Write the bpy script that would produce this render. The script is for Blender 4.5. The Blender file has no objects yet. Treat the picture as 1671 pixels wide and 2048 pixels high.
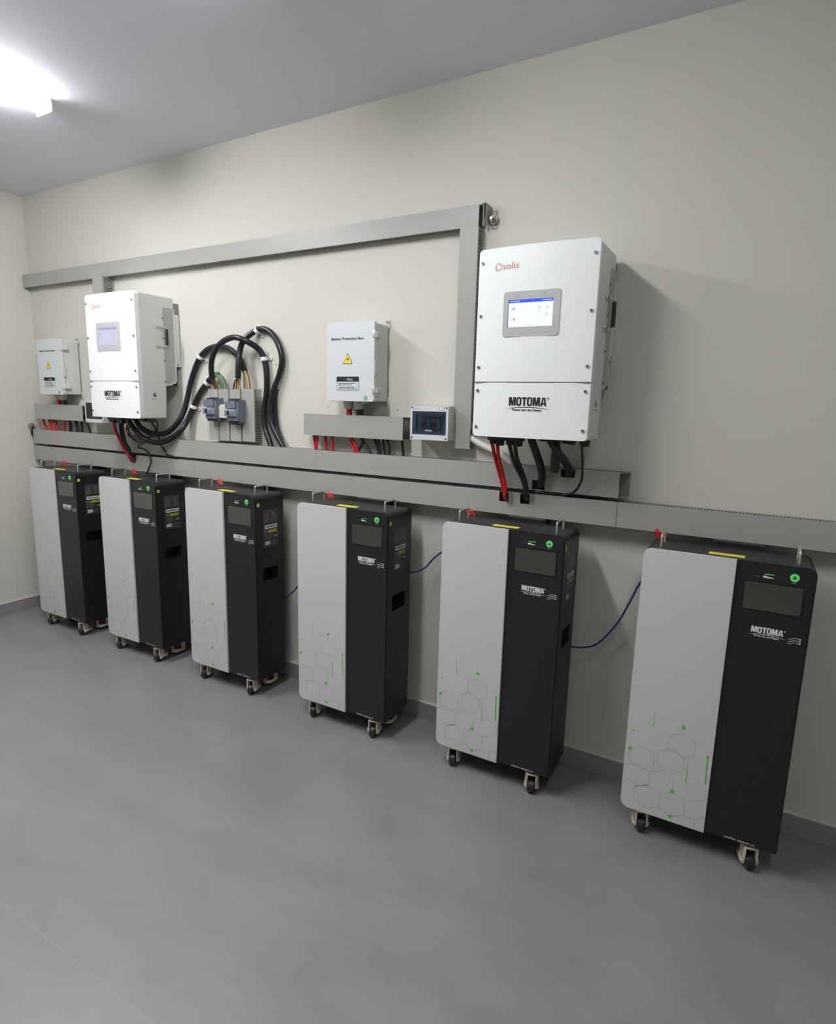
import bpy, bmesh, math, random
from mathutils import Vector, Matrix
random.seed(4)
sc = bpy.context.scene
COL = sc.collection

# ------------------------------------------------------------------ camera
F_PX = 1185.2272
cam_d = bpy.data.cameras.new('camera'); cam = bpy.data.objects.new('camera', cam_d); COL.objects.link(cam)
cam_d.sensor_fit = 'HORIZONTAL'; cam_d.sensor_width = 36.0
cam_d.lens = F_PX * 36.0 / 1671.0
cam_d.clip_start = 0.02; cam_d.clip_end = 60
R = Vector((0.8681412566, 0.4956516984, 0.0256934311))
U = Vector((-0.1088587750, 0.1396491569, 0.9841991059))
B = Vector((0.4842318924, -0.8572208040, 0.1751912312))
cam.matrix_world = Matrix(((R.x, U.x, B.x, 0.0), (R.y, U.y, B.y, -2.136), (R.z, U.z, B.z, 1.354), (0, 0, 0, 1)))
sc.camera = cam
# ------------------------------------------------------------------ world, light, exposure
w = bpy.data.worlds.new('world'); sc.world = w; w.use_nodes = True
w.node_tree.nodes['Background'].inputs[0].default_value = (0.8, 0.85, 0.9, 1)
w.node_tree.nodes['Background'].inputs[1].default_value = 0.0
# ceiling battens (x, y from, y to, strength, label): the first is seen at the left, the others are above and behind the camera, out of its frame; the last is an added fill to soften the right inverter's shadow
LAMPS = [(-2.645, -1.83, -0.60, 30.0, 'long white lit batten lamp on the ceiling at the upper left'),
         (-1.27, -1.92, -0.83, 27.5, 'lit batten lamp on the ceiling above the left of the camera'),
         (0.30, -2.30, -1.20, 9.5, 'dimmer unseen fill lamp added on the ceiling at the right to soften the inverter shadow')]
LAMP_COLOR = (1.0, 0.99, 0.985)
sc.view_settings.view_transform = 'Standard'; sc.view_settings.look = 'None'
sc.view_settings.gamma = 1.0; sc.view_settings.use_curve_mapping = False
sc.view_settings.exposure = 1.30
CEIL = 2.53; XL = -3.99; XR = 1.9; YF = -4.0

# ------------------------------------------------------------------ materials
def srgb(r, g, b):
    def f(c):
        c /= 255.0
        return c / 12.92 if c <= 0.04045 else ((c + 0.055) / 1.055) ** 2.4
    return (f(r), f(g), f(b), 1.0)

def mat(name, col, rough=0.5, metal=0.0, noise=0.03, scale=40.0, bump=0.0, spec=0.5, emit=None, coat=0.0):
    m = bpy.data.materials.new(name); m.use_nodes = True
    nt = m.node_tree; bs = nt.nodes['Principled BSDF']
    tc = nt.nodes.new('ShaderNodeTexCoord')
    nz = nt.nodes.new('ShaderNodeTexNoise'); nz.inputs['Scale'].default_value = scale; nz.inputs['Detail'].default_value = 3
    nt.links.new(tc.outputs['Object'], nz.inputs['Vector'])
    mx = nt.nodes.new('ShaderNodeMix'); mx.data_type = 'RGBA'
    mx.inputs[6].default_value = tuple(c * (1 - noise) for c in col[:3]) + (1,)
    mx.inputs[7].default_value = tuple(min(1, c * (1 + noise)) for c in col[:3]) + (1,)
    nt.links.new(nz.outputs['Fac'], mx.inputs[0]); nt.links.new(mx.outputs[2], bs.inputs['Base Color'])
    bs.inputs['Roughness'].default_value = rough; bs.inputs['Metallic'].default_value = metal
    bs.inputs['Specular IOR Level'].default_value = spec
    if coat: bs.inputs['Coat Weight'].default_value = coat
    if bump:
        bp = nt.nodes.new('ShaderNodeBump'); bp.inputs['Strength'].default_value = bump; bp.inputs['Distance'].default_value = 0.002
        nt.links.new(nz.outputs['Fac'], bp.inputs['Height']); nt.links.new(bp.outputs['Normal'], bs.inputs['Normal'])
    if emit:
        bs.inputs['Emission Color'].default_value = emit[0]; bs.inputs['Emission Strength'].default_value = emit[1]
    return m

def floor_mat():
    m = bpy.data.materials.new('floor_tiles'); m.use_nodes = True
    nt = m.node_tree; N = nt.nodes; L = nt.links; bs = N['Principled BSDF']
    tc = N.new('ShaderNodeTexCoord')
    sep = N.new('ShaderNodeSeparateXYZ'); L.new(tc.outputs['Object'], sep.inputs[0])
    def math_(op, a, b=None, c=None):
        n = N.new('ShaderNodeMath'); n.operation = op
        for i, v in enumerate((a, b, c)):
            if v is None: continue
            if isinstance(v, (int, float)): n.inputs[i].default_value = v
            else: L.new(v, n.inputs[i])
        return n.outputs[0]
    def line(coord, off, pitch, wdt):
        a = math_('SUBTRACT', coord, off); a = math_('DIVIDE', a, pitch)
        f = math_('FRACT', a); d = math_('ABSOLUTE', math_('SUBTRACT', f, 0.5))
        return math_('GREATER_THAN', d, 0.5 - wdt / pitch), math_('FLOOR', a)
    ly, iy = line(sep.outputs['Y'], -0.357 - 0.553 * 10, 0.553, 0.0013)
    lx, ix = line(sep.outputs['X'], -1.262 - 0.545 * 16, 0.545, 0.001)
    grout = math_('MAXIMUM', ly, math_('MULTIPLY', lx, 0.6))
    # cloudy concrete look
    n1 = N.new('ShaderNodeTexNoise'); n1.inputs['Scale'].default_value = 3.2; n1.inputs['Detail'].default_value = 6; n1.inputs['Distortion'].default_value = 0.6
    mp = N.new('ShaderNodeMapping'); mp.inputs['Scale'].default_value = (1.0, 2.2, 1.0)
    L.new(tc.outputs['Object'], mp.inputs['Vector']); L.new(mp.outputs[0], n1.inputs['Vector'])
    n2 = N.new('ShaderNodeTexNoise'); n2.inputs['Scale'].default_value = 26; n2.inputs['Detail'].default_value = 5
    L.new(tc.outputs['Object'], n2.inputs['Vector'])
    tile = N.new('ShaderNodeTexWhiteNoise'); tile.noise_dimensions = '2D'
    cmb = N.new('ShaderNodeCombineXYZ'); L.new(ix, cmb.inputs[0]); L.new(iy, cmb.inputs[1]); L.new(cmb.outputs[0], tile.inputs['Vector'])
    v = math_('ADD', math_('MULTIPLY', n1.outputs['Fac'], 0.42), math_('MULTIPLY', n2.outputs['Fac'], 0.08))
    v = math_('ADD', v, math_('MULTIPLY', tile.outputs['Value'], 0.05))
    v = math_('ADD', v, 0.74)
    base = N.new('ShaderNodeMix'); base.data_type = 'RGBA'; base.blend_type = 'MULTIPLY'; base.inputs[0].default_value = 1
    base.inputs[6].default_value = FLOOR_COL
    L.new(v, base.inputs[7])
    mx = N.new('ShaderNodeMix'); mx.data_type = 'RGBA'; L.new(grout, mx.inputs[0]); L.new(base.outputs[2], mx.inputs[6])
    mx.inputs[7].default_value = tuple(c * 1.16 for c in FLOOR_COL[:3]) + (1,)
    L.new(mx.outputs[2], bs.inputs['Base Color'])
    rr = math_('ADD', math_('MULTIPLY', n1.outputs['Fac'], 0.12), 0.34)
    L.new(rr, bs.inputs['Roughness']); bs.inputs['Specular IOR Level'].default_value = 0.65
    return m

def wall_mat(name, col):
    m = mat(name, col, rough=0.75, noise=0.018, scale=1.6, spec=0.25)
    nt = m.node_tree; bs = nt.nodes['Principled BSDF']
    tc = nt.nodes.new('ShaderNodeTexCoord')
    nz = nt.nodes.new('ShaderNodeTexNoise'); nz.inputs['Scale'].default_value = 260; nz.inputs['Detail'].default_value = 2
    bp = nt.nodes.new('ShaderNodeBump'); bp.inputs['Strength'].default_value = 0.05; bp.inputs['Distance'].default_value = 0.001
    nt.links.new(tc.outputs['Object'], nz.inputs['Vector']); nt.links.new(nz.outputs['Fac'], bp.inputs['Height'])
    nt.links.new(bp.outputs['Normal'], bs.inputs['Normal'])
    return m

def mesh_vent_mat():
    m = bpy.data.materials.new('perforated_sheet'); m.use_nodes = True
    nt = m.node_tree; N = nt.nodes; L = nt.links; bs = N['Principled BSDF']
    tc = N.new('ShaderNodeTexCoord'); mp = N.new('ShaderNodeMapping')
    mp.inputs['Rotation'].default_value = (math.radians(45), 0, 0); mp.inputs['Scale'].default_value = (290, 290, 290)
    L.new(tc.outputs['Object'], mp.inputs['Vector'])
    fr = N.new('ShaderNodeVectorMath'); fr.operation = 'FRACTION'; L.new(mp.outputs[0], fr.inputs[0])
    sp = N.new('ShaderNodeSeparateXYZ'); L.new(fr.outputs[0], sp.inputs[0])
    cm = N.new('ShaderNodeCombineXYZ'); L.new(sp.outputs['Y'], cm.inputs[0]); L.new(sp.outputs['Z'], cm.inputs[1])
    d = N.new('ShaderNodeVectorMath'); d.operation = 'DISTANCE'; L.new(cm.outputs[0], d.inputs[0]); d.inputs[1].default_value = (0.5, 0.5, 0)
    g = N.new('ShaderNodeMath'); g.operation = 'LESS_THAN'; L.new(d.outputs['Value'], g.inputs[0]); g.inputs[1].default_value = 0.33
    mx = N.new('ShaderNodeMix'); mx.data_type = 'RGBA'; L.new(g.outputs[0], mx.inputs[0])
    mx.inputs[6].default_value = srgb(196, 196, 192); mx.inputs[7].default_value = srgb(112, 112, 109)
    L.new(mx.outputs[2], bs.inputs['Base Color']); bs.inputs['Roughness'].default_value = 0.5
    return m

def tint_mat():
    m = bpy.data.materials.new('tinted_window'); m.use_nodes = True
    nt = m.node_tree; N = nt.nodes; L = nt.links; N.remove(N['Principled BSDF'])
    out = N['Material Output']
    tr = N.new('ShaderNodeBsdfTransparent'); gl = N.new('ShaderNodeBsdfGlossy'); fn = N.new('ShaderNodeFresnel'); mx = N.new('ShaderNodeMixShader')
    tc = N.new('ShaderNodeTexCoord'); nz = N.new('ShaderNodeTexNoise'); nz.inputs['Scale'].default_value = 8
    L.new(tc.outputs['Object'], nz.inputs['Vector'])
    cr = N.new('ShaderNodeMix'); cr.data_type = 'RGBA'; L.new(nz.outputs['Fac'], cr.inputs[0])
    cr.inputs[6].default_value = (0.68, 0.73, 0.84, 1); cr.inputs[7].default_value = (0.72, 0.77, 0.88, 1)
    L.new(cr.outputs[2], tr.inputs[0]); gl.inputs['Roughness'].default_value = 0.08; gl.inputs[0].default_value = (0.9, 0.93, 1, 1)
    fn.inputs[0].default_value = 1.5
    L.new(fn.outputs[0], mx.inputs[0]); L.new(tr.outputs[0], mx.inputs[1]); L.new(gl.outputs[0], mx.inputs[2]); L.new(mx.outputs[0], out.inputs[0])
    return m

FLOOR_COL = srgb(129, 129, 130)
M = {}
M['wall'] = wall_mat('wall_paint', srgb(203, 202, 193))
M['ceiling'] = wall_mat('ceiling_paint', srgb(228, 230, 240))
M['floor'] = floor_mat()
M['base'] = mat('baseboard_tile', srgb(138, 138, 139), 0.5, noise=0.1, scale=6)
M['caulk'] = mat('caulk', srgb(214, 208, 200), 0.7)
M['duct'] = mat('duct_grey', srgb(160, 160, 156), 0.42, noise=0.03, scale=5)
M['duct_in'] = mat('duct_tray_grey', srgb(140, 138, 133), 0.5, noise=0.03, scale=5)
M['cream'] = mat('cream_plastic', srgb(200, 199, 188), 0.4)
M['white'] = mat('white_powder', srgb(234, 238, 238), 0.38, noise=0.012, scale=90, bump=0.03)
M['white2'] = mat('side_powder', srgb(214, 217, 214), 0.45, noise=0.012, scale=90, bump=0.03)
M['seam'] = mat('seam_dark', srgb(95, 95, 92), 0.7)
M['boxgrey'] = mat('enclosure_grey', srgb(205, 210, 213), 0.4, noise=0.015)
M['boxside'] = mat('enclosure_body', srgb(196, 198, 196), 0.45, noise=0.015)
M['black'] = mat('black_plastic', srgb(28, 28, 31), 0.38)
M['rubber'] = mat('black_rubber', srgb(27, 28, 34), 0.33, noise=0.05, scale=120)
M['cabshell'] = mat('cabinet_shell_black', srgb(28, 28, 31), 0.42, noise=0.05, scale=300, bump=0.06)
M['cabfront'] = mat('cabinet_front_black', srgb(29, 30, 32), 0.36, noise=0.05, scale=300, bump=0.04)
M['cabpanel'] = mat('cabinet_panel_silver', srgb(201, 202, 203), 0.4, noise=0.015, scale=300)
M['recess'] = mat('recess_black', srgb(14, 14, 15), 0.7)
M['chrome'] = mat('steel', srgb(222, 217, 208), 0.34, metal=0.85)
M['screw'] = mat('screw_steel', srgb(150, 150, 148), 0.35, metal=0.9)
M['dark'] = mat('dark_print', srgb(22, 22, 24), 0.5)
M['whiteprint'] = mat('white_print', srgb(225, 227, 228), 0.5)
M['greyprint'] = mat('grey_print', srgb(128, 130, 128), 0.6)
M['greenprint'] = mat('green_print', srgb(98, 190, 70), 0.5)
M['hexprint'] = mat('pale_line_print', srgb(158, 166, 152), 0.5)
M['greenlight'] = mat('green_lit_ring', srgb(60, 170, 70), 0.4, emit=(srgb(80, 225, 95), 0.22))
M['redprint'] = mat('red_print', srgb(190, 50, 45), 0.5)
M['yellow'] = mat('yellow_label', srgb(232, 220, 70), 0.5)
M['triyellow'] = mat('warning_yellow', srgb(240, 218, 60), 0.5)
M['orange'] = mat('copper_print', srgb(182, 112, 76), 0.5)
M['blueprint'] = mat('blue_print', srgb(45, 70, 160), 0.5)
M['screen_off'] = mat('dark_screen_glass', srgb(62, 62, 58), 0.12, noise=0.01, spec=1.0, coat=0.6)
M['bezelblack'] = mat('screen_frame_black', srgb(18, 18, 20), 0.3)
M['bezel'] = mat('display_bezel_grey', srgb(176, 179, 181), 0.45, noise=0.01)
M['lcd'] = mat('lit_display', srgb(90, 92, 94), 0.3, emit=(srgb(240, 243, 246), 0.40))
M['lcd_side'] = mat('lit_display_dim', srgb(90, 90, 100), 0.3, emit=(srgb(205, 205, 232), 0.32))
M['lcdblue'] = mat('lit_display_blue', srgb(30, 45, 100), 0.3, emit=(srgb(50, 85, 215), 0.40))
M['lcdlav'] = mat('lit_display_lavender', srgb(80, 80, 100), 0.3, emit=(srgb(165, 165, 215), 0.25))
M['lcdcyan'] = mat('lit_display_cyan', srgb(60, 80, 95), 0.3, emit=(srgb(140, 195, 225), 0.35))
M['red'] = mat('red_cable', srgb(186, 30, 34), 0.4, noise=0.08)
M['redlever'] = mat('dark_red_plastic', srgb(112, 30, 34), 0.45)
M['redplug'] = mat('red_connector', srgb(160, 30, 28), 0.45)
M['patch'] = mat('blue_patch_cable', srgb(32, 48, 122), 0.4)
M['clip'] = mat('white_nylon', srgb(236, 236, 236), 0.4)
M['hose'] = mat('white_conduit', srgb(214, 214, 214), 0.45)
M['caster'] = mat('cream_cast_metal', srgb(206, 197, 178), 0.4)
M['wheel'] = mat('wheel_black', srgb(33, 32, 38), 0.35)
M['bgrey'] = mat('breaker_bluegrey', srgb(112, 120, 134), 0.4)
M['bgrey2'] = mat('breaker_light_bluegrey', srgb(150, 158, 172), 0.35)
M['bgreyd'] = mat('breaker_dark_slate', srgb(70, 75, 86), 0.5)
M['green'] = mat('teal_switch', srgb(60, 158, 138), 0.4)
M['tint'] = tint_mat()
M['mesh'] = mesh_vent_mat()
M['brown'] = mat('brown_wire', srgb(150, 84, 50), 0.45)
M['greenwire'] = mat('green_wire', srgb(96, 150, 104), 0.45)
M['yelwire'] = mat('yellow_green_wire', srgb(206, 186, 96), 0.45)
M['greywire'] = mat('grey_wire', srgb(120, 118, 112), 0.45)
M['blackwire'] = mat('black_wire', srgb(35, 35, 38), 0.45)
M['orangewire'] = mat('orange_wire', srgb(214, 158, 72), 0.45)
M['brass'] = mat('anchor_metal', srgb(150, 140, 120), 0.5, metal=0.15)
M['lamp_body'] = mat('lamp_housing', srgb(232, 234, 238), 0.4)

# ------------------------------------------------------------------ mesh helpers
class MB:
    def __init__(s): s.bm = bmesh.new(); s.mats = []
    def mi(s, m):
        if m not in s.mats: s.mats.append(m)
        return s.mats.index(m)
    def faces(s, verts, faces, m):
        vs = [s.bm.verts.new(v) for v in verts]; k = s.mi(m); out = []
        for f in faces:
            try:
                fc = s.bm.faces.new([vs[i] for i in f]); fc.material_index = k; out.append(fc)
            except ValueError: pass
        return out
    def box(s, x0, x1, y0, y1, z0, z1, m, r=0.0, seg=2):
        v = [(x0, y0, z0), (x1, y0, z0), (x1, y1, z0), (x0, y1, z0), (x0, y0, z1), (x1, y0, z1), (x1, y1, z1), (x0, y1, z1)]
        fs = s.faces(v, [(0, 3, 2, 1), (4, 5, 6, 7), (0, 1, 5, 4), (1, 2, 6, 5), (2, 3, 7, 6), (3, 0, 4, 7)], m)
        if r > 0:
            es = list({e for f in fs for e in f.edges})
            rr = min(r, 0.45 * min(abs(x1 - x0), abs(y1 - y0), abs(z1 - z0)))
            res = bmesh.ops.bevel(s.bm, geom=es, offset=rr, segments=seg, affect='EDGES', profile=0.5)
            for f in res['faces']: f.material_index = s.mi(m)
    def prism(s, outline, mp, d0, d1, m, r=0.0):
        """outline: list of (u,v); mp(u,v,d)->xyz; extruded from d0 to d1"""
        n = len(outline)
        v = [mp(a, b, d0) for a, b in outline] + [mp(a, b, d1) for a, b in outline]
        f = [tuple(range(n)), tuple(range(2 * n - 1, n - 1, -1))] + [(i, i + n, (i + 1) % n + n, (i + 1) % n) for i in range(n)]
        fs = s.faces(v, f, m)
        if r > 0:
            es = list(fs[0].edges)
            res = bmesh.ops.bevel(s.bm, geom=es, offset=r, segments=2, affect='EDGES', profile=0.5)
            for q in res['faces']: q.material_index = s.mi(m)
    def cyl(s, p0, p1, r0, m, r1=None, n=16, caps=True):
        p0 = Vector(p0); p1 = Vector(p1); r1 = r0 if r1 is None else r1
        d = (p1 - p0).normalized(); a = d.orthogonal().normalized(); b = d.cross(a)
        v = []
        for p, r in ((p0, r0), (p1, r1)):
            for i in range(n):
                t = 2 * math.pi * i / n; v.append(p + a * (r * math.cos(t)) + b * (r * math.sin(t)))
        f = [(i, (i + 1) % n, (i + 1) % n + n, i + n) for i in range(n)]
        if caps: f += [tuple(range(n - 1, -1, -1)), tuple(range(n, 2 * n))]
        s.faces(v, f, m)
    def lathe(s, c, axis, prof, m, n=24):
        """prof: list of (dist along axis, radius)"""
        for (a0, r0), (a1, r1) in zip(prof[:-1], prof[1:]):
            ax = Vector(axis); s.cyl(Vector(c) + ax * a0, Vector(c) + ax * a1, max(r0, 1e-5), m, max(r1, 1e-5), n, caps=False)
        bmesh.ops.remove_doubles(s.bm, verts=s.bm.verts, dist=1e-6)
    def tube(s, pts, r, m, n=10, smooth=6, caps=True):
        P = [Vector(p) for p in pts]
        if smooth and len(P) > 2:
            Q = []
            E = [P[0] * 2 - P[1]] + P + [P[-1] * 2 - P[-2]]
            for i in range(1, len(E) - 2):
                for k in range(smooth):
                    t = k / smooth; a, b, c, d = E[i - 1], E[i], E[i + 1], E[i + 2]
                    Q.append(0.5 * ((2 * b) + (c - a) * t + (2 * a - 5 * b + 4 * c - d) * t * t + (3 * b - a - 3 * c + d) * t ** 3))
            Q.append(P[-1]); P = Q
        T = []
        for i in range(len(P)):
            T.append((P[min(i + 1, len(P) - 1)] - P[max(i - 1, 0)]).normalized())
        a = T[0].orthogonal().normalized(); v = []
        for i, p in enumerate(P):
            a = (a - T[i] * a.dot(T[i])).normalized(); b = T[i].cross(a)
            for k in range(n):
                t = 2 * math.pi * k / n; v.append(p + a * (r * math.cos(t)) + b * (r * math.sin(t)))
        f = []
        for i in range(len(P) - 1):
            for k in range(n): f.append((i * n + k, i * n + (k + 1) % n, (i + 1) * n + (k + 1) % n, (i + 1) * n + k))
        if caps: f += [tuple(range(n - 1, -1, -1)), tuple(range((len(P) - 1) * n, len(P) * n))]
        s.faces(v, f, m)
    def plate(s, u0, u1, v0, v1, d0, d1, mp, m, holes=()):
        """thick plate with rectangular holes (ua,ub,va,vb)"""
        us = sorted({u0, u1} | {h for q in holes for h in q[:2]}); vs = sorted({v0, v1} | {h for q in holes for h in q[2:]})
        def hole(i, j):
            cu = (us[i] + us[i + 1]) / 2; cv = (vs[j] + vs[j + 1]) / 2
            return any(q[0] < cu < q[1] and q[2] < cv < q[3] for q in holes)
        nu, nv = len(us) - 1, len(vs) - 1
        solid = lambda i, j: 0 <= i < nu and 0 <= j < nv and not hole(i, j)
        for i in range(nu):
            for j in range(nv):
                if not solid(i, j): continue
                a, b, c, e = us[i], us[i + 1], vs[j], vs[j + 1]
                q = [(a, c), (b, c), (b, e), (a, e)]
                s.faces([mp(x, y, d0) for x, y in q], [(0, 1, 2, 3)], m); s.faces([mp(x, y, d1) for x, y in q], [(3, 2, 1, 0)], m)
                for (di, dj, k0, k1) in ((0, -1, 0, 1), (1, 0, 1, 2), (0, 1, 2, 3), (-1, 0, 3, 0)):
                    if not solid(i + di, j + dj):
                        p, r_ = q[k0], q[k1]
                        s.faces([mp(*p, d0), mp(*r_, d0), mp(*r_, d1), mp(*p, d1)], [(0, 3, 2, 1)], m)
        bmesh.ops.remove_doubles(s.bm, verts=s.bm.verts, dist=1e-6)
    def build(s, name, parent=None, loc=(0, 0, 0), deform=None, smooth=True, recalc=True):
        if deform:
            for v in s.bm.verts: v.co = Vector(deform(v.co))
        if recalc: bmesh.ops.recalc_face_normals(s.bm, faces=s.bm.faces)
        me = bpy.data.meshes.new(name); s.bm.to_mesh(me); s.bm.free()
        for k in s.mats: me.materials.append(M[k])
        if smooth:
            me.shade_smooth(); me.set_sharp_from_angle(angle=math.radians(32))
            if not deform:
                for p in me.polygons:
                    if p.area > 2.5e-4: p.use_smooth = False
        o = bpy.data.objects.new(name, me); COL.objects.link(o); o.location = loc
        if parent: o.parent = parent
        return o

def rrect(u0, u1, v0, v1, r, n=6):
    """rounded rectangle; r = radius or (bl, br, tr, tl)"""
    if not isinstance(r, (tuple, list)): r = (r,) * 4
    out = []
    for (cx, cy, sx, sy, a0, q) in ((u0, v0, 1, 1, 180, r[0]), (u1, v0, -1, 1, 270, r[1]), (u1, v1, -1, -1, 0, r[2]), (u0, v1, 1, -1, 90, r[3])):
        if q <= 0: out.append((cx, cy)); continue
        for k in range(n + 1):
            t = math.radians(a0 + 90 * k / n); out.append((cx + sx * q + q * math.cos(t), cy + sy * q + q * math.sin(t)))
    return out

def tag(o, label=None, cat=None, group=None, kind=None):
    if label: o['label'] = label
    if cat: o['category'] = cat
    if group: o['group'] = group
    if kind: o['kind'] = kind
    return o
def thing(name, loc, label, cat, group=None):
    o = bpy.data.objects.new(name, None); COL.objects.link(o); o.location = loc; o.empty_display_size = 0.05
    return tag(o, label, cat, group)
def copy_tree(o, parent=None):
    c = o.copy(); COL.objects.link(c)
    if parent: c.parent = parent
    for ch in list(o.children): copy_tree(ch, c)
    return c
def along_y(u, v, d): return (u, d, v)

# ------------------------------------------------------------------ lettering
def text2d(s, bold=0.0):
    cu = bpy.data.curves.new('txt', 'FONT'); cu.body = s; cu.size = 1.0; cu.offset = bold; cu.resolution_u = 2
    o = bpy.data.objects.new('txt', cu); COL.objects.link(o)
    dg = bpy.context.evaluated_depsgraph_get(); me = bpy.data.meshes.new_from_object(o.evaluated_get(dg))
    vs = [(v.co.x, v.co.y) for v in me.vertices]; fs = [tuple(p.vertices) for p in me.polygons]
    bpy.data.objects.remove(o); bpy.data.curves.remove(cu); bpy.data.meshes.remove(me)
    return vs, fs
def put_text(mb, s, u0, u1, v0, v1, mp, d, m, bold=0.0):
    vs, fs = text2d(s, bold)
    ax = min(v[0] for v in vs); bx = max(v[0] for v in vs); ay = min(v[1] for v in vs); by = max(v[1] for v in vs)
    mb.faces([mp(u0 + (x - ax) / (bx - ax) * (u1 - u0), v0 + (y - ay) / (by - ay) * (v1 - v0), d) for x, y in vs], fs, m)
def flat(mb, poly, mp, d, m): mb.faces([mp(a, b, d) for a, b in poly], [tuple(range(len(poly)))], m)
def rect(mb, u0, u1, v0, v1, mp, d, m): flat(mb, [(u0, v0), (u1, v0), (u1, v1), (u0, v1)], mp, d, m)
def line2(mb, a, b, wd, mp, d, m):
    dx, dy = b[0] - a[0], b[1] - a[1]; l = math.hypot(dx, dy) or 1; nx, ny = -dy / l * wd / 2, dx / l * wd / 2
    flat(mb, [(a[0] - nx, a[1] - ny), (b[0] - nx, b[1] - ny), (b[0] + nx, b[1] + ny), (a[0] + nx, a[1] + ny)], mp, d, m)
def disc(mb, cu, cv, r, mp, d, m, n=20): flat(mb, [(cu + r * math.cos(2 * math.pi * i / n), cv + r * math.sin(2 * math.pi * i / n)) for i in range(n)], mp, d, m)
def ring(mb, cu, cv, r0, r1, mp, d, m, n=24, power=2.0, sx=1.0, sy=1.0):
    def pt(r, t, rx, ry):
        c, s_ = math.cos(t), math.sin(t); e = 2.0 / power
        return (cu + rx * math.copysign(abs(c) ** e, c), cv + ry * math.copysign(abs(s_) ** e, s_))
    v = []
    for i in range(n):
        t = 2 * math.pi * i / n; a = pt(1, t, r1 * sx, r1 * sy); b = pt(1, t, r0 * sx if not isinstance(r0, tuple) else r0[0], r0 * sy if not isinstance(r0, tuple) else r0[1])
        v += [mp(*a, d), mp(*b, d)]
    mb.faces(v, [(2 * i, 2 * ((i + 1) % n), 2 * ((i + 1) % n) + 1, 2 * i + 1) for i in range(n)], m)
def maker_logo(mb, u0, u1, v0, v1, mp, d, m, slogan=True):
    """heavy condensed capitals, thin swoosh below, slogan; (u0..u1, v0..v1) is the capitals' box"""
    H = v1 - v0; S = (u1 - u0) / 4.12
    X = lambda x: u0 + x * S
    Y = lambda y: v0 + y * H
    def P(pts): flat(mb, [(X(a), Y(b)) for a, b in pts], mp, d, m)
    def Mm(x):
        w_ = .80; st = .2
        P([(x, 0), (x + st, 0), (x + st, 1), (x, 1)]); P([(x + w_ - st, 0), (x + w_, 0), (x + w_, 1), (x + w_ - st, 1)])
        P([(x + st, 1), (x + st, .45), (x + w_ / 2 - .08, 0), (x + w_ / 2, 0), (x + w_ / 2, .42), (x + st + .1, 1)])
        P([(x + w_ - st, 1), (x + w_ - st - .1, 1), (x + w_ / 2, .42), (x + w_ / 2, 0), (x + w_ / 2 + .08, 0), (x + w_ - st, .45)])
        return x + w_ + .04
    def Oo(x):
        w_ = .60
        ring(mb, X(x + w_ / 2), Y(.5), (S * (.10), H * .34), 1, mp, d, m, n=28, power=3.2, sx=S * w_ / 2, sy=H * .515)
        return x + w_ + .04
    def Tt(x):
        P([(x, .8), (x + .56, .8), (x + .56, 1), (x, 1)]); P([(x + .175, 0), (x + .385, 0), (x + .385, .8), (x + .175, .8)]); return x + .58
    def Aa(x):
        P([(x, 0), (x + .2, 0), (x + .34, .9), (x + .34, 1), (x + .2, 1)]); P([(x + .48, 0), (x + .68, 0), (x + .48, 1), (x + .34, 1), (x + .34, .9)])
        P([(x + .2, .18), (x + .48, .18), (x + .45, .36), (x + .23, .36)]); return x + .7
    x = Mm(0); x = Oo(x); x = Tt(x); x = Oo(x); x = Mm(x); Aa(x)
    W_ = u1 - u0
    ring(mb, u1 + .055 * W_, v1 - .12 * H, .026 * W_, .034 * W_, mp, d, m, n=16)
    put_text(mb, 'R', u1 + .042 * W_, u1 + .068 * W_, v1 - .12 * H - .014 * W_, v1 - .12 * H + .014 * W_, mp, d, m)
    n = 16; up = []; lo = []
    for i in range(n + 1):
        t = i / n; u = u0 - .11 * W_ + t * W_ * 1.24; arc = v0 - .42 * H + .32 * H * (1 - (2 * t - 1) ** 2); th = .09 * H * (1 - (2 * t - 1) ** 2) + .0001
        up.append((u, arc)); lo.append((u, arc - th))
    v = [mp(*a, d) for a in up] + [mp(*a, d) for a in lo]
    mb.faces(v, [(i, i + 1, i + 2 + n, i + 1 + n) for i in range(n)], m)
    if slogan: put_text(mb, 'Power into the Future', u0 + .10 * W_, u1 - .10 * W_, v0 - .62 * H, v0 - .33 * H, mp, d, m, 0.03)
def textbars(mb, u0, u1, v0, v1, n, mp, d, m, fill=.45, rnd=random.Random(2)):
    h = (v1 - v0) / n
    for i in range(n):
        v = v1 - (i + .5) * h; u = u0
        end = u0 + (u1 - u0) * (0.7 + .3 * rnd.random())
        while u < end:
            l = min((u1 - u0) * (.08 + .16 * rnd.random()), end - u); rect(mb, u, u + l, v - h * fill / 2, v + h * fill / 2, mp, d, m); u += l + (u1 - u0) * .025

# ================================================================== room shell
def slab(name, x0, x1, y0, y1, z0, z1, m):
    b = MB(); b.box(x0, x1, y0, y1, z0, z1, m); return tag(b.build(name, smooth=False), kind='structure')
T = 0.12
slab('floor', XL - T, XR + T, YF - T, T, -T, 0, 'floor')
slab('ceiling', XL - T, XR + T, YF - T, T, CEIL, CEIL + T, 'ceiling')
slab('wall_back', XL - T, XR + T, 0, T, 0, CEIL, 'wall')
slab('wall_left', XL - T, XL, YF, 0, 0, CEIL, 'wall')
slab('wall_right', XR, XR + T, YF, 0, 0, CEIL, 'wall')
slab('wall_front', XL - T, XR + T, YF - T, YF, 0, CEIL, 'wall')
b = MB(); b.box(XL + .011, XR - .011, -.011, 0, 0, .073, 'base', r=.0015); b.box(XL + .009, XR - .009, -.009, 0, .073, .0765, 'caulk')
tag(b.build('baseboard_back'), kind='structure')
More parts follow.
